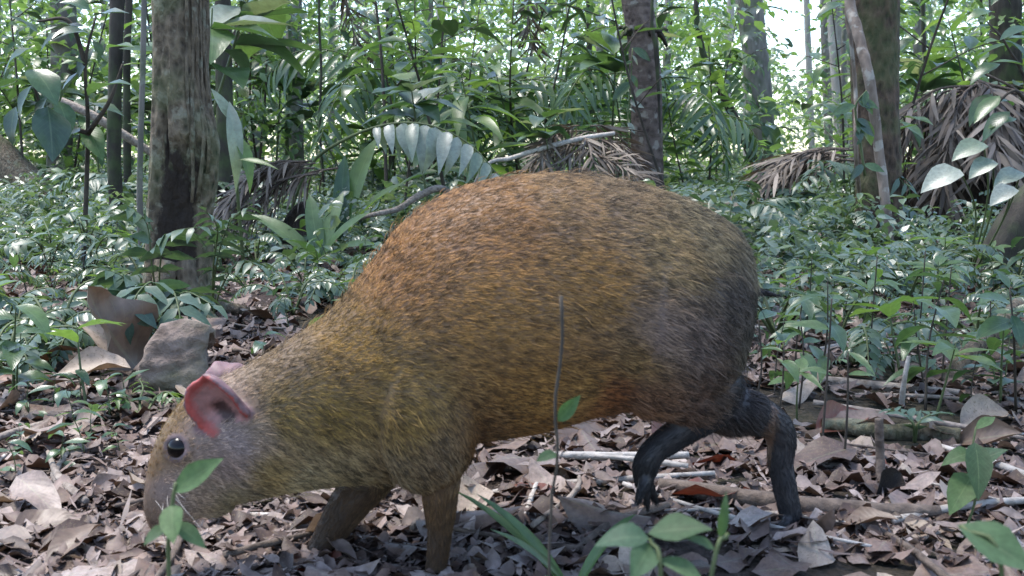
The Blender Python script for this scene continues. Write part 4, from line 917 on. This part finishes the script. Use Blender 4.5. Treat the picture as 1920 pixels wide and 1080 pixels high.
# leaves of a climber on the trunks
def climber(label, pts, Yd, seed, L, meshes, n=10):
    r = np.random.default_rng(seed); P = [at(a, b_, Yd) for a, b_ in pts]; base = P[0]; path = smooth_path(P, 20); lv = []
    for j in range(n):
        q = path[int(r.integers(2, 20))]; a = r.uniform(-1, 1); lv.append((q, q+np.array([a, -.35, r.uniform(-.9, .1)])*L*r.uniform(.7, 1.2), pick(r, meshes), 1.0, (0, -1, .4)))
    return leafy('climbing_plant', label, base, [P], lv, cat='climber', r0=.005, r1=.003)
climber('leafy climber clinging to the liana on the flaky-barked tree', [(1622, 330), (1612, 260), (1604, 200), (1625, 170)], 3.55, 1, .09, L_ell+L_dark, 13)
climber('glossy climber on the ringed palm trunk beside the dead fronds', [(1180, 335), (1176, 250), (1182, 170), (1186, 90)], 5.85, 2, .12, L_ell+L_pale, 12)
climber('small climber with rounded leaves on the grey ringed palm trunk', [(1440, 330), (1430, 250), (1420, 180)], 10.6, 3, .28, L_wide, 12)

# ---------------------------------------------- understorey prototypes
def proto_sapling(name, label, group, seed, h, leaves, nl, L, style='alt', mat=M_stemd, cat='sapling', r0=.008, twigs=4):
    r = np.random.default_rng(seed); root = thing(name, label, cat, (0, 0, 0), 0, group)
    tip = np.array([r.normal()*.06*h, r.normal()*.06*h, h])
    _, path = stem_part(root, [np.zeros(3), tip*.5+r.normal(size=3)*.02*h, tip], r0, r0*.35, mat, n=14)
    if style == 'alt':
        for i in range(nl):
            t = .25+.75*i/(nl-1); p = path[min(int(t*13), 13)]; a = i*2.4+r.uniform(-.3, .3)
            add_leaf(root, p, (math.cos(a), math.sin(a), r.uniform(.0, .5)), (0, 0, 1), L*r.uniform(.75, 1.15), pick(r, leaves))
    elif style == 'whorl':
        for i in range(nl):
            a = i*2.4; e = .15+.5*(i/nl)
            add_leaf(root, path[12-(i % 3)], (math.cos(a), math.sin(a), e), (0, 0, 1), L*r.uniform(.8, 1.15), pick(r, leaves))
    else:
        for w_ in range(twigs):
            t = .35+.62*w_/max(twigs-1, 1); p = path[min(int(t*13), 13)]; a = w_*2.4+r.uniform(-.4, .4); tl = h*r.uniform(.28, .45)*(1.1-.5*t)
            e = p+np.array([math.cos(a), math.sin(a), r.uniform(.15, .5)])*tl
            _, tp = stem_part(root, [p, (p+e)/2+np.array([0, 0, .05*tl]), e-np.array([0, 0, .06*tl])], r0*.4, r0*.18, mat, 'twig', 5, 8)
            m = nl//twigs
            for i in range(m):
                q = tp[1+int(6.9*i/m)]; T = nrm(e-p); sd = nrm(np.cross(T, (0, 0, 1)))*(1 if i % 2 else -1)
                add_leaf(root, q, sd+T*.7+np.array([0, 0, r.uniform(-.35, .2)]), (0, 0, 1), L*r.uniform(.7, 1.15), pick(r, leaves))
    index_kids(root)
    return root
def spread(proto, spots):
    for i, (p, rz, s) in enumerate(spots):
        o = proto if i == 0 else copy_tree(proto)
        o.location = p; o.rotation_euler = (.22*math.sin(rz*7.3+i), .22*math.cos(rz*5.1+2*i), rz); o.scale = (s, s, s)
def spots(seed, n, Y0, Y1, s0, s1, lo=-120, hi=2040, avoid=None, pw=1.0):
    r = np.random.default_rng(seed); out = []
    while len(out) < n:
        Yd = Y0+(Y1-Y0)*r.random()**pw; px = r.uniform(lo, hi)
        if avoid and avoid(px, Yd): continue
        out.append((onground(px, Yd), r.uniform(0, 6.28), r.uniform(s0, s1)))
    return out
def clear(px, Yd):      # keep the open forest floor and the lines of sight to the named things free
    py = HOR+CAMH*FPX/Yd
    if Yd < 3.2 and 250 < px < 430: return True
    if Yd < 6.6 and px < 150: return True
    if Yd < 5.6 and 1120 < px < 1290: return True
    if Yd < 3.8 and 1560 < px < 1720: return True
    if Yd < 5.6 and (px > 1700): return True
    if Yd < 4.2 and 560 < px < 960: return True
    if 1440 < px < 1560 and Yd < 12: return True
    if 1370 < px < 1450 and Yd < 10: return True
    if 520 < px < 580 and Yd < 8: return True
    return False
spread(proto_sapling('sapling', 'twiggy understorey sapling with glossy pointed green leaves', 'twiggy green saplings', 1, 1.25, L_ell, 34, .15, 'twig', twigs=6), spots(1, 26, 4.2, 11, .7, 1.5, avoid=clear))
spread(proto_sapling('sapling', 'upright understorey sapling with long narrow lime leaves', 'lime-leaved saplings', 2, 1.05, L_limel+L_lime, 22, .22, 'alt'), spots(2, 24, 4.2, 11, .7, 1.5, avoid=clear))
spread(proto_sapling('sapling', 'understorey sapling carrying a tuft of broad leaves at its top', 'broad-leaved saplings', 3, .8, L_wide+L_pale[:1], 11, .26, 'whorl', M_stem), spots(3, 22, 3.6, 10, .7, 1.5, avoid=clear))
spread(proto_sapling('sapling', 'dark-leaved twiggy understorey sapling', 'dark-leaved saplings', 4, 1.7, L_dark+L_ell[:1], 36, .15, 'twig', twigs=7), spots(4, 20, 5, 12, .8, 1.5, avoid=clear))
spread(proto_sapling('seedling', 'low seedling with a few rounded green leaves on the forest floor', 'round-leaved seedlings', 5, .13, L_wide+L_ell, 6, .065, 'alt', M_stem, 'seedling', .002), spots(5, 90, 1.5, 6, .6, 1.2, pw=1.4, avoid=lambda a, b_: b_ < 2.5 and 40 < a < 470))
spread(proto_sapling('seedling', 'low seedling with narrow pointed leaves on the forest floor', 'narrow-leaved seedlings', 6, .17, L_long+L_ell[:2], 8, .075, 'alt', M_stemd, 'seedling', .002), spots(6, 90, 1.4, 6, .6, 1.2, pw=1.4, avoid=lambda a, b_: b_ < 2.5 and 40 < a < 470))
spread(proto_sapling('seedling', 'low lime-green seedling on the forest floor', 'lime seedlings', 7, .10, L_lime, 5, .06, 'whorl', M_stem, 'seedling', .002), spots(7, 50, 1.4, 6, .7, 1.5, pw=1.4, avoid=lambda a, b_: b_ < 2.5 and 220 < a < 470))
spread(proto_sapling('sapling', 'bright sapling with long arching lime leaves beside the low heap of dead fronds', 'arching lime saplings by the heap', 12, .85, L_limel, 20, .34, 'alt', M_stem),
       [(onground(830, 6.2), .3, 1.0), (onground(930, 5.6), 1.5, 1.0), (onground(1010, 6.4), 2.9, 1.15), (onground(880, 7.2), 4.0, 1.25), (onground(700, 7.0), 5.0, 1.2)])
spread(proto_sapling('seedling', 'tiny light green seedling sprouting from the bare litter ahead of the agouti', 'tiny seedlings ahead of the agouti', 14, .05, L_lime+L_ell, 5, .032, 'alt', M_stem, 'seedling', .001),
       [(gnd(a_, b_), a_*.1, .7+.06*(a_ % 9)) for a_, b_ in ((20, 740), (60, 790), (95, 770), (140, 800), (175, 830), (205, 790), (160, 860), (120, 880), (45, 850), (225, 850), (15, 690), (70, 720), (190, 740), (250, 770), (150, 760), (30, 900), (95, 700))])
def proto_fern(label, group, seed, nf, L, ll, n, Lmat, T=T_small, name='fern', cat='fern', rad=.0025, W=.9, hang=.2, arch=.5):
    r = np.random.default_rng(seed); root = thing(name, label, cat, (0, 0, 0), 0, group)
    for i in range(nf):
        a = i*6.283/nf+r.uniform(-.3, .3); d = np.array([math.cos(a), math.sin(a), 0]); l = L*r.uniform(.8, 1.15)
        frond(root, [np.zeros(3), d*l*.35+np.array([0, 0, l*arch]), d*l*.75+np.array([0, 0, l*arch*1.15]), d*l*1.05+np.array([0, 0, l*arch*.7])], r, None, n, ll, W, rad, joined=T, Lmat=Lmat, hang=hang)
    index_kids(root); return root
spread(proto_fern('small feathery blue-green fern in the ground cover', 'feathery ground ferns', 1, 5, .10, .026, 11, M_cover), spots(11, 210, 1.7, 6.5, .7, 1.6, pw=1.3, avoid=lambda a, b_: b_ < 2.2 and 180 < a < 1400))
spread(proto_fern('medium green fern with arching fronds in the undergrowth', 'arching ferns', 2, 6, .32, .07, 14, M_fern), spots(12, 30, 3.4, 9, .7, 1.4, avoid=clear))
spread(proto_fern('young understorey palm with long arching pinnate fronds', 'young understorey palms', 3, 6, 1.25, .42, 18, M_leaf, leaf_t(5, 3, .05, .4, .3, .8, seed=40), 'young_palm', 'palm', .008, 1.0, .35, .75), spots(13, 9, 6.5, 13, .7, 1.2, avoid=lambda a, b_: clear(a, b_) or 1270 < a < 1500))

# ---------------------------------------------- heaps of dead palm fronds
def dead_frond_mesh(seed, L, ns, sl):
    r = np.random.default_rng(seed); path = smooth_path([np.zeros(3), np.array([0, L*.35, .10*L]), np.array([0, L*.7, .0]), np.array([0, L, -.22*L])], 18)
    b = MB(); b.tube(path, np.linspace(.012, .004, 18), 5)
    b2 = MB(); Fs = []; Ps = []
    for i in range(ns):
        t = .12+.86*i/ns; p = path[int(t*17)]; sg = 1 if i % 2 else -1
        d = nrm(np.array([sg*r.uniform(-.2, 1.1), 1, r.uniform(-.7, .35)])); l = sl*r.uniform(.35, 1.15)
        Fs.append(frame(d, (r.normal()*.6, r.normal()*.3, 1))*np.array([l*r.uniform(.9, 1.7), l, l])); Ps.append(p)
    b2.add_many(T_strip, np.array(Fs), np.array(Ps))
    return b.mesh('rachis', M_stickd), b2.mesh('dry_leaflets', M_thatch)
DF = [dead_frond_mesh(i, 1.0, 44, .42) for i in range(4)]
def dead_frond(label, p, d, up, s, i, group):
    root = thing('dead_frond', label, 'dead frond', p, 0, group); root.matrix_world = mat4(p, frame(d, up), s)
    obj('rachis', DF[i % 4][0], root); tag(obj('dry_leaflets', DF[i % 4][1], root), kind='stuff')
def heap(label, group, apex, seed, n, s, az0, az1, drop, jit=1.0):
    r = np.random.default_rng(seed)
    for i in range(n):
        a = az0+(az1-az0)*(i+r.uniform(0, 1))/n; d = np.array([math.cos(a), math.sin(a), -drop*r.uniform(.5, 1.4)])
        dead_frond(label, apex+r.normal(size=3)*np.array([.08, .08, .04])*s*jit, d, (r.normal()*.3*(jit-1), 0, 1), s*r.uniform(.8, 1.15), i, group)
def mound(label, c, rx, ry, rz, seed):
    u = np.linspace(0, math.pi/2*1.08, 12); v = np.arange(24)*2*math.pi/24
    V = np.array([[math.sin(q)*math.cos(x)*rx, math.sin(q)*math.sin(x)*ry, math.cos(q)*rz] for q in u for x in v])
    V = V*(1+.22*vnoise(V*7, seed)[:, None]); b = MB()
    b.add(V, [(i*24+j, (i+1)*24+j, (i+1)*24+(j+1) % 24, i*24+(j+1) % 24) for i in range(11) for j in range(24)], np.zeros((len(V), 2)))
    o = obj('debris_mound', b.mesh('debris_mound', M_rot)); o.location = c; tag(o, label, 'mound')
ap1 = at(1830, 165, 5.2)
mound('dark rotting mound under the great heap of dead fronds', onground(1830, 5.3), .42, .35, .58, 1)
heap('dry brown palm frond hanging over the great mound', 'dead fronds of the great heap', ap1, 1, 30, .62, 2.6, 6.8, .75)
ap2 = at(1095, 268, 5.2)
mound('dark rotting mound under the low heap of dead fronds', onground(1085, 5.3), .26, .22, .30, 2)
heap('dry brown palm frond tumbled on the low heap beside the ringed palm trunk', 'dead fronds of the low heap', ap2, 2, 16, .36, 2.0, 7.4, .35, 3.0)
ap3 = at(585, 312, 3.9)
heap('dry brown palm frond of the small heap behind the arching palm', 'dead fronds of the small heap', ap3, 3, 10, .36, 3.0, 3.9, .45)
mound('dark broken stump end of the small heap of dead fronds', onground(572, 3.95), .10, .1, .22, 3)
ap4 = at(1590, 290, 4.6)
heap('dry brown palm frond lying behind the foot of the flaky-barked tree', 'dead fronds behind the flaky tree', ap4, 4, 12, .42, 2.75, 3.6, .25)
for i, (px, py) in enumerate(((985, -60), (640, -40), (460, -30))):
    dead_frond('dry dead palm frond hanging straight down from the canopy', at(px, py, 7.5), (r.normal()*.15, 0, -1), (0, -1, 0), .55, i, 'hanging dead fronds')

# ------------------------------------------------------------------ litter
def dead_t(seed):
    r = np.random.default_rng(seed)
    return leaf_t(7, 5, r.uniform(.18, .34), r.uniform(.38, .55), r.uniform(-.1, .2), r.uniform(-.35, .8), r.uniform(.1, .4), r.uniform(.2, 1.1), r.uniform(-.5, .5), seed, r.uniform(.45, .9))
DT = [dead_t(100+i) for i in range(18)]
DL = [tmesh('dead_leaf', t, m) for t, m in zip(DT, [M_dead]*12+[M_tan]*3+[M_brownleaf]*2+[M_rust])]
def lay(o_, T, x, y, rz, tilt, roll_, s, sink=.003):
    F = np.array(Matrix.Rotation(rz, 3, 'Z') @ Matrix.Rotation(tilt, 3, 'X') @ Matrix.Rotation(roll_, 3, 'Y'))*s
    V = T[0]@F.T; c = V.mean(0)
    zz = (V[:, 2]-H(x+V[:, 0]-c[0], y+V[:, 1]-c[1])).min()
    o_.matrix_world = mat4((x-c[0], y-c[1], -zz-sink), F/s, s)
r = np.random.default_rng(50); gname = 'dead leaves of the litter'
cnt = 0
while cnt < 285:
    px, py = r.uniform(-30, 1950), 560+560*r.random()**.75
    p = gnd(px, py)
    i = int(r.integers(0, 18)); o = obj('dead_leaf', DL[i])
    lay(o, DT[i], p[0], p[1], r.uniform(0, 6.28), r.normal()*.07, r.normal()*.12+(math.pi if r.random() < .4 else 0), r.uniform(.04, .105)*np.interp(py, [560, 700, 900, 1000, 1120], [1.3, 1.05, 1.0, .85, .7]))
    if i < 12: tag(o, 'dry curled leaf lying loose in the litter', 'dead leaf', gname)
    elif i < 15: tag(o, 'dry pale tan leaf lying loose in the litter', 'dead leaf', gname+', tan')
    elif i < 17: tag(o, 'dry dark brown leaf lying loose in the litter', 'dead leaf', gname+', dark brown')
    else: tag(o, 'dry rust-red leaf lying loose in the litter', 'dead leaf', gname+', rust-red')
    cnt += 1
# litter too small or far to pick apart
def framesV(d, up):
    y = d/np.linalg.norm(d, axis=1)[:, None]; x = np.cross(y, up); x /= np.maximum(np.linalg.norm(x, axis=1), 1e-6)[:, None]
    return np.stack([x, y, np.cross(x, y)], 2)
b = MB(); T_b = [leaf_t(5 if nc_ == 3 else 2, nc_, w_, .45, .2, dr, .3, ro, tw, sd, shp) for w_, dr, ro, tw, sd, shp, nc_ in ((.30, .5, .9, .4, 1, .5, 3), (.22, -.4, 1.0, -.5, 2, .7, 3), (.42, .3, .7, .3, 3, .3, 3), (.035, .2, .2, .2, 4, .3, 2))]
for k_, T in enumerate(T_b):
    n = 15000; Yd = .5+5.0*r.random(n)**1.5; px = r.uniform(-150, 2070, n); x = (px-960)/FPX*Yd
    kp = vnoise(np.stack([x*5, Yd*5, 0*x], 1), 71)+.6*vnoise(np.stack([x*14, Yd*14, 0*x], 1), 72) > -.3; x, Yd = x[kp], Yd[kp]; n = len(x)
    d = np.stack([r.normal(size=n), r.normal(size=n), r.normal(size=n)*.05], 1); up = np.stack([r.normal(size=n)*.16, r.normal(size=n)*.16, np.where(r.random(n) < .5, 1, -1)], 1)
    s = (.004+.028*r.random(n)**3.0)*(1+.3*Yd)*(1.8 if k_ == 3 else 1)
    b.add_many(T, framesV(d, up)*s[:, None, None], np.stack([x, Yd, H(x, Yd)+r.uniform(0, .008, n)+.002], 1))
tag(obj('leaf_litter', b.mesh('leaf_litter', M_bit)), 'crumbled dry leaf litter covering the forest floor', 'leaf litter', kind='stuff')
# twigs and sticks
for i in range(60):
    p = gnd(r.uniform(-20, 1940), 600+480*r.random()); a = r.uniform(0, 6.28); L = r.uniform(.08, .32); R_ = r.uniform(.0015, .0045)
    d = np.array([math.cos(a), math.sin(a), 0])*L/2; q = [p-d, p+r.normal(size=3)*.06*L, p+d]
    for e in q: e[2] = float(H(e[0], e[1]))+R_*.6+r.uniform(0, .012)
    k_ = int(r.integers(0, 3))
    woody('twig', ['brown twig lying in the litter', 'bleached pale twig lying in the litter', 'dark wet twig lying in the litter'][k_], q, [R_, R_*1.1, R_*.6], [M_stick, M_stickp, M_stickd][k_], 'twig', 6, 9, .12, i, ['brown', 'pale', 'dark'][k_]+' twigs in the litter')
def lying(name, label, pts, rad, mat, cat='stick', lift=0.0, **kw):
    P = [gnd(a, b_)+np.array([0, 0, rad[0]*.8+lift]) for a, b_ in pts]
    return woody(name, label, P, rad, mat, cat, **kw)
lying('fallen_branch', 'long dark stick lying on the ground behind the hind feet of the agouti', [(1235, 925), (1330, 942), (1480, 965), (1650, 978), (1760, 978)], [.007, .009, .010, .009, .006], M_stickd, 'branch', k=12, lift=.005)
lying('stick', 'straight bleached stick lying below the belly of the agouti', [(1035, 872), (1150, 874), (1290, 872)], [.0045, .005, .004], M_stickp, k=8, lift=.008)
lying('fallen_log', 'thin brown log lying beside the pale comb-leaved fern', [(1540, 805), (1600, 812), (1660, 822), (1730, 822), (1800, 830)], [.010, .012, .0105, .012, .009], M_bark1, 'log', k=12, rough=.25)
lying('stick', 'split pale stick lying in front of the thin brown log', [(1500, 880), (1620, 872), (1800, 842)], [.005, .006, .003], M_stick, k=8)
lying('fallen_branch', 'weathered grey branch lying across the litter at the edge of the green cover', [(1440, 722), (1540, 720), (1700, 735), (1800, 742)], [.006, .008, .008, .005], M_stick, 'branch', k=8)
woody('slanting_branch', 'thick mossy branch slanting up beside the tall-stemmed seedling', [gnd(1770, 720), at(1815, 665, 1.72), at(1868, 612, 1.8), at(1910, 570, 1.9)], [.012, .014, .013, .012], M_bark1, 'branch', k=12)
woody('standing_twig', 'forked white twig sticking up out of the litter', [gnd(1690, 760), at(1696, 710, 1.5), at(1704, 668, 1.5)], [.005, .004, .003], M_stickp, 'twig', k=8)
woody('standing_stick', 'short dead stick standing upright beside the black curled leaf', [gnd(1652, 905), at(1650, 850, 1.15), at(1648, 785, 1.15)], [.007, .005, .005], M_stickd, 'stick', k=8)
lying('stick', 'yellowish split cane lying among the low seedlings behind the rump', [(1440, 690), (1530, 684), (1600, 672)], [.003, .004, .003], M_stick, k=8)
lying('stick', 'pale stick lying under the chin of the agouti', [(395, 968), (520, 972), (640, 962)], [.003, .0035, .003], M_stickp, k=8)
# big dead leaves one can single out
def bigleaf(label, pts, W, mat, seed, roll_=.8, wave=.25, up=(0, -.6, 1), droop=.8, fold=.1, cat='dead leaf', name='dead_leaf', twist=.3):
    p, t = np.asarray(pts[0]), np.asarray(pts[1]); L = np.linalg.norm(t-p)
    T = leaf_t(10, 7, W, .45, fold, droop, wave, roll_, twist, seed); o = obj(name, tmesh(name, T, mat)); o.matrix_world = mat4(p, frame(t-p, up), L); return tag(o, label, cat)
bigleaf('large brown leaf standing up and curling over in front of the hollow tree', [gnd(268, 700), at(104, 548, 1.6)], .34, M_brownleaf, 1, 1.0, .5, (.5, -.6, .7), -.6)
bigleaf('large grey-tan leaf lying folded against the dead wood before the hollow tree', [gnd(275, 690), at(160, 590, 1.68)], .30, M_tan, 2, 1.1, .3, (.2, -.7, .7), .5)
bigleaf('broad grey leaf roofing a dark gap below the large standing leaf', [at(245, 690, 1.55), at(100, 672, 1.52)], .32, M_tan, 3, .9, .2, (0, -.4, 1), .5)
bigleaf('rust-red leaf propped on the litter behind the far hind foot', [gnd(1528, 812), at(1636, 762, 1.42)], .24, M_rust, 4, .9, .15, (-.3, -.7, .7), .2)
bigleaf('dark red leaf propped up between the hind legs of the agouti', [gnd(1256, 880), at(1330, 838, 1.3)], .38, M_rust, 5, .9, .2, (-.3, -.8, .5), .2)
bigleaf('big brown leaf arched over like a tunnel beside the slanting branch', [gnd(1800, 800), at(1905, 735, 1.42)], .34, M_tan, 6, 1.2, .25, (-.2, -.5, .9), .8)
bigleaf('blackish boat-shaped leaf below the arched brown leaf', [gnd(1795, 830), at(1912, 808, 1.25)], .30, M_brownleaf, 7, -1.2, .15, (0, -.7, .6), .1)
bigleaf('black curled leaf leaning on the upright stick', [gnd(1640, 935), at(1705, 880, 1.1)], .40, M_rot, 8, 1.1, .2, (.3, -.8, .5), .5)
bigleaf('pale papery leaf lying flat behind the far hind foot of the agouti', [gnd(1500, 880), gnd(1575, 822)+np.array([0, 0, .012])], .4, M_tan, 9, .5, .4, (0, -.3, 1), .3)
bigleaf('grey rounded leaf standing behind the rump among the green cover', [gnd(1535, 620), at(1580, 575, 2.15)], .42, M_tan, 10, .5, .2, (0, -.8, .5), .2)
bigleaf('folded dark leaf lying before the nose of the agouti', [gnd(165, 925), gnd(262, 915)+np.array([0, 0, .02])], .26, M_dead, 11, 1.1, .3, (0, -.4, 1), .5)
bigleaf('very large dark leaf lying flat on the litter ahead of the muzzle', [gnd(20, 1010), gnd(150, 990)+np.array([0, 0, .02])], .4, M_brownleaf, 12, .5, .2, (0, -.3, 1), .4)
bigleaf('wide mauve-brown leaf lying below the belly of the agouti', [gnd(1060, 850), gnd(1190, 800)+np.array([0, 0, .03])], .36, M_brownleaf, 13, .7, .3, (0, -.5, 1), .4)
bigleaf('curled pinkish leaf lying between the legs of the agouti', [gnd(1290, 850), gnd(1450, 830)+np.array([0, 0, .03])], .30, M_dead, 14, .8, .3, (0, -.5, 1), .4)
# weathered dead wood in front of the hollow tree
V = []; kx = 26; ky = 14
for j in range(ky):
    for i in range(kx):
        a = i/kx*2*math.pi; t = j/(ky-1); rr_ = (1 if 0 < j < ky-1 else .02)
        V.append((.052*math.copysign(abs(math.cos(a))**.6, math.cos(a))*rr_, .035*math.copysign(abs(math.sin(a))**.6, math.sin(a))*rr_, t*.105-.01))
V = np.array(V); nz_ = vnoise(V*np.array([40, 40, 120]), 3); V[:, :2] *= ((1+.28*nz_+.30*vnoise(V*28, 5))*np.interp(V[:, 2], [0, .1], [1.12, .72]))[:, None]; V[:, 2] += .03*vnoise(V*np.array([30, 30, 5]), 6); V[:, 0] += .25*V[:, 2]
b = MB(); b.add(V, [(j*kx+i, j*kx+(i+1) % kx, (j+1)*kx+(i+1) % kx, (j+1)*kx+i) for j in range(ky-1) for i in range(kx)], np.zeros((len(V), 2)))
o = obj('dead_wood', b.mesh('dead_wood', bark_mat('weathered_wood', (.05, .034, .026), (.27, .205, .17), 30, 1.0, 1.0, moss=.3))); p = gnd(318, 735); o.location = p; tag(o, 'block of weathered grey dead wood behind the ears of the agouti', 'dead wood')

# ------------------------------------------------------------------ ground cover and far foliage
r = np.random.default_rng(90)
b = MB(); n = 13000; Yd = 1.6+11*r.random(n)**1.2; px = r.uniform(-200, 2120, n)
pn = vnoise(np.stack([(px-960)/FPX*Yd*1.5, Yd*1.1, 0*Yd], 1), 61)+.5*vnoise(np.stack([(px-960)/FPX*Yd*4, Yd*3, 0*Yd], 1), 62)
dens = (pn > np.interp(Yd, [1.8, 2.4, 4, 9], [.55, .15, -.12, -.45])) & ~((Yd < 2.35) & (px > 180) & (px < 470)); Yd, px = Yd[dens], px[dens]; n = len(Yd)
x = (px-960)/FPX*Yd; base = np.stack([x, Yd, H(x, Yd)], 1); hgt = (.02+.2*r.random(n)**2)*(1+.05*Yd); az = r.uniform(0, 6.283, n); tl = r.uniform(.08, .2, n)*(1+.06*Yd)
Fs = []; Ps = []
for j in range(9):
    t = (j+1)/9; p = base+np.stack([np.cos(az)*tl*t, np.sin(az)*tl*t, hgt*np.sin(t*2.4)], 1)
    for sg in (-1, 1):
        d = np.stack([np.cos(az+sg*1.1), np.sin(az+sg*1.1), r.normal(size=n)*.3-.1], 1); s = (.012+.02*r.random(n))*(1+.2*Yd)*(1.15-.5*t)
        up = np.stack([r.normal(size=n)*.35, r.normal(size=n)*.35, np.ones(n)], 1); Fs.append(framesV(d, up)*s[:, None, None]); Ps.append(p)
FF_, PP_ = np.concatenate(Fs), np.concatenate(Ps); sel = np.tile(vnoise(base*np.array([2.2, 1.6, 0]), 81) > .15, 18)
b.add_many(T_tiny, FF_[~sel], PP_[~sel]); sel &= r.random(len(sel)) < .55; b.add_many(T_small, FF_[sel]*1.6, PP_[sel])
tag(obj('ground_cover', b.mesh('ground_cover', M_cover)), 'low feathery green plants covering the forest floor between the trees', 'ground cover', kind='stuff')
def foliage(n, Y0, Y1, zmax, s0, s1, lv, seed, mask, T=None):
    r = np.random.default_rng(seed); Yd = Y0+(Y1-Y0)*r.random(n); px = r.uniform(-250, 2170, n); x = (px-960)/FPX*Yd
    zt = CAMH+(HOR/FPX)*Yd*1.15; z = H(x, Yd)+zt*zmax*r.random(n)**.9
    py = HOR-(z-CAMH)/Yd*FPX
    keep = np.array([not mask(a, c_, q_) for a, c_, q_ in zip(px, py, Yd)]) & (vnoise(np.stack([x*.8, Yd*.5, z*.9], 1), seed) > -.25)
    x, Yd, z = x[keep], Yd[keep], z[keep]; n = len(x)
    az = r.uniform(0, 6.283, n); tl = r.uniform(.3, .8, n); el = r.uniform(-.2, .7, n); Fs = []; Ps = []
    for j in range(lv):
        t = j/(lv-1); p = np.stack([x+np.cos(az)*tl*t, Yd+np.sin(az)*tl*t, z+tl*(el*t-.5*t*t)], 1)
        sg = 1 if j % 2 else -1; d = np.stack([np.cos(az+sg*.9), np.sin(az+sg*.9), r.normal(size=n)*.35-.15], 1); s = r.uniform(s0, s1, n)
        up = np.stack([r.normal(size=n)*.4, r.normal(size=n)*.4, np.ones(n)], 1); Fs.append(framesV(d, up)*s[:, None, None]); Ps.append(p)
    b = MB(); b.add_many(T or T_small, np.concatenate(Fs), np.concatenate(Ps)); return b
gap = lambda a, c_, q_: ((a-1490)**2/75**2+(c_-40)**2/110**2 < 1) or (q_ < 11 and 1350 < a < 1460) or (q_ < 16 and 1545 < a < 1600) or (q_ < 10 and 1690 < a < 1750)
tag(obj('understorey_foliage', foliage(3600, 7, 15, 1.0, .06, .13, 10, 1, gap).mesh('foliage', M_far)), 'tangled green foliage filling the middle distance of the forest', 'foliage', kind='stuff')
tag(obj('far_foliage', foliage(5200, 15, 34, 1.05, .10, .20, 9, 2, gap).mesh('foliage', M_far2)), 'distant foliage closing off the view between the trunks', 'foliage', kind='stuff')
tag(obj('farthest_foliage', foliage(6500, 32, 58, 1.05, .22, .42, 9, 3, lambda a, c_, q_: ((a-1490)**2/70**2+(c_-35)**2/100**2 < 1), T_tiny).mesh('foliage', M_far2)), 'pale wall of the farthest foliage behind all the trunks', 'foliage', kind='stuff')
